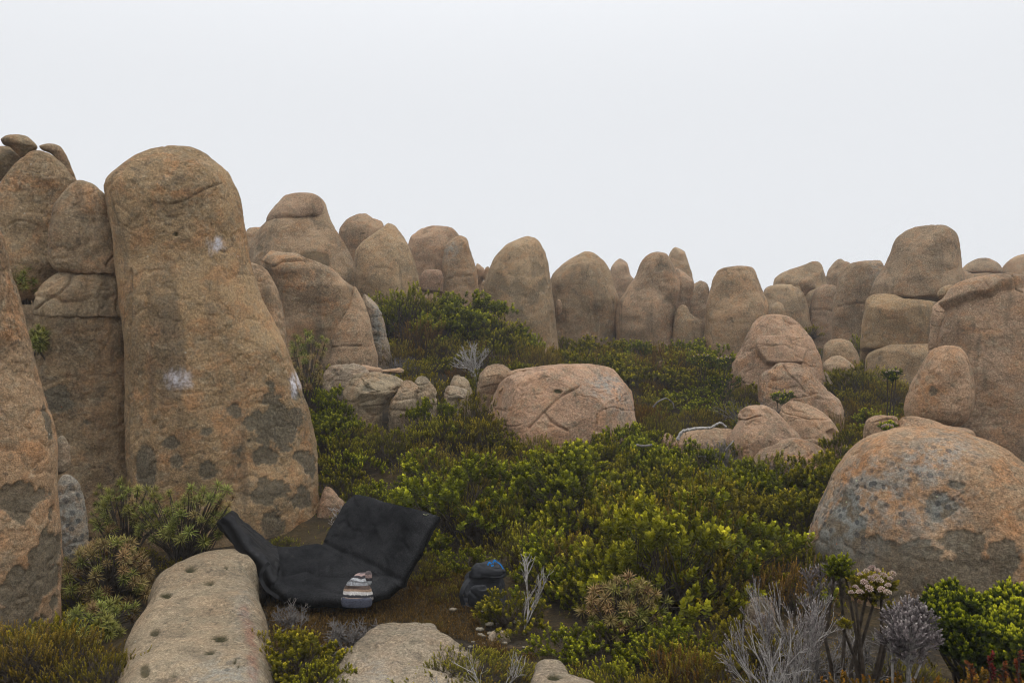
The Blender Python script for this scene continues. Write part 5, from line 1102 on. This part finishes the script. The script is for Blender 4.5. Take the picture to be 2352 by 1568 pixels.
# ------------------------------------------------------------------ ground cover (uncountable)
def scatter_tufts(name, label, mat, n, xr, yr, keep_fn, ll, lw, hgt, m, seed):
    gg = np.random.default_rng(seed); Y = gg.uniform(*yr, n) ; X = gg.uniform(*xr, n); z = ground_z(X, Y) + .06 * fbm(np.stack([X, Y, X * 0], 1) * 1.3, 4)
    px, py = proj(X, Y, z); k = keep_fn(px, py, X, Y); X, Y, z = X[k], Y[k], z[k]
    base = np.stack([X, Y, z - .01], 1); di = unit(np.array([0, 0, 1.]) + gg.normal(0, .35, base.shape)); ln = hgt * gg.uniform(.5, 1.4, len(X))
    V, Q, at = leaf_quads(base, di, ln, m, ll, lw, 1.0, .3, seed + 1, young=gg.uniform(.4, 1, len(X)))
    me = mesh_from(name, V, Q, smooth=False); vattr(me, 'leaf', at); link(name, me, M[mat], kind='stuff', label=label, category='ground cover')
bare = [(1090,1410),(1140,1400),(1180,1440),(1230,1500),(1180,1510),(1110,1450)]
scatter_tufts('rusty_moss', 'rusty brown moss and short grass round the black mat', 'moss', 26000, (-2.2, .4), (4.3, 6.7), lambda x, y, X, Y: (in_poly(x, y, np.array([(610,1380),(700,1395),(900,1350),(1060,1300),(1120,1390),(1160,1440),(1230,1520),(1000,1480),(850,1440),(780,1500),(640,1500),(610,1400)])) & ~in_poly(x, y, np.array(bare)) & ~in_poly(x, y, np.array([(770,1510),(815,1482),(868,1441),(905,1432),(950,1434),(1000,1450),(1050,1468),(1095,1485),(1080,1600),(760,1600)]))), .015, .0055, .04, 8, 300)
scatter_tufts('heath_litter', 'low olive heath sprigs between the shrubs', 'olive', 8000, (-7, 9), (4.2, 18), lambda x, y, X, Y: (np.abs(x - CX) < 1250) & ~in_poly(x, y, np.array([(560,1380),(1000,1340),(1240,1500),(1450,1568),(1450,1800),(560,1800)])) & ~in_poly(x, y, np.array(bare)) & ~in_poly(x, y, np.array([(255,1260),(645,1260),(650,1800),(240,1800)])) & ~((X > -1.95) & (X < -.5) & (Y > 5.4) & (Y < 7.0)), .016, .006, .07, 9, 301)
# small stones on the bare soil
gg = np.random.default_rng(90)
for k in range(16):
    x, y = gg.uniform(1040, 1210), gg.uniform(1395, 1500); p = foot(x, y); s = gg.uniform(.008, .022)
    nt = 14; ph = np.arange(nt) / nt * 2 * math.pi; th = np.linspace(.05, math.pi - .05, 9)
    G = np.stack([np.sin(th)[:, None] * np.cos(ph), np.sin(th)[:, None] * np.sin(ph), np.cos(th)[:, None] * np.ones(nt)], 2).reshape(-1, 3)
    G = G * (1 + .35 * fbm(G * 1.3 + k * 5, 3))[:, None] * s * np.array([1.4, 1, .6]); i = np.arange(8)[:, None] * nt; j = np.arange(nt)
    Q = np.stack([i + j, i + nt + j, i + nt + (j + 1) % nt, i + (j + 1) % nt], 2).reshape(-1, 4); me = mesh_from('pebble', G, Q)
    vattr(me, 'tint', np.tile([.20, .175, .13, .1], (len(G), 1))); vattr(me, 'mask', np.zeros((len(G), 4)))
    link('pebble', me, M['rock'], loc=p + np.array([0, 0, s * .25 + .02]), label='small pale pebble on the dark soil by the backpack', category='pebble', group='pebbles on the bare soil')

# ------------------------------------------------------------------ hill mist
hv = np.array([(x, y, z) for z in (-36.0, 8.0) for (x, y) in ((-95, -35), (95, -35), (95, 115), (-95, 115))])
hm = mesh_from('haze', hv, [[0, 3, 2, 1], [4, 5, 6, 7], [0, 1, 5, 4], [1, 2, 6, 5], [2, 3, 7, 6], [3, 0, 4, 7]], smooth=False)
m = bpy.data.materials.new('mist'); m.use_nodes = True; n, l = m.node_tree.nodes, m.node_tree.links; n.clear()
pv = n.new('ShaderNodeVolumePrincipled'); pv.inputs['Color'].default_value = (.95, .96, .98, 1); pv.inputs['Density'].default_value = HAZE; pv.inputs['Anisotropy'].default_value = 0.2
out = n.new('ShaderNodeOutputMaterial'); l.new(pv.outputs[0], out.inputs['Volume'])
link('haze', hm, m, kind='stuff', label='thin pale mist hanging over the boulder slope', category='mist')
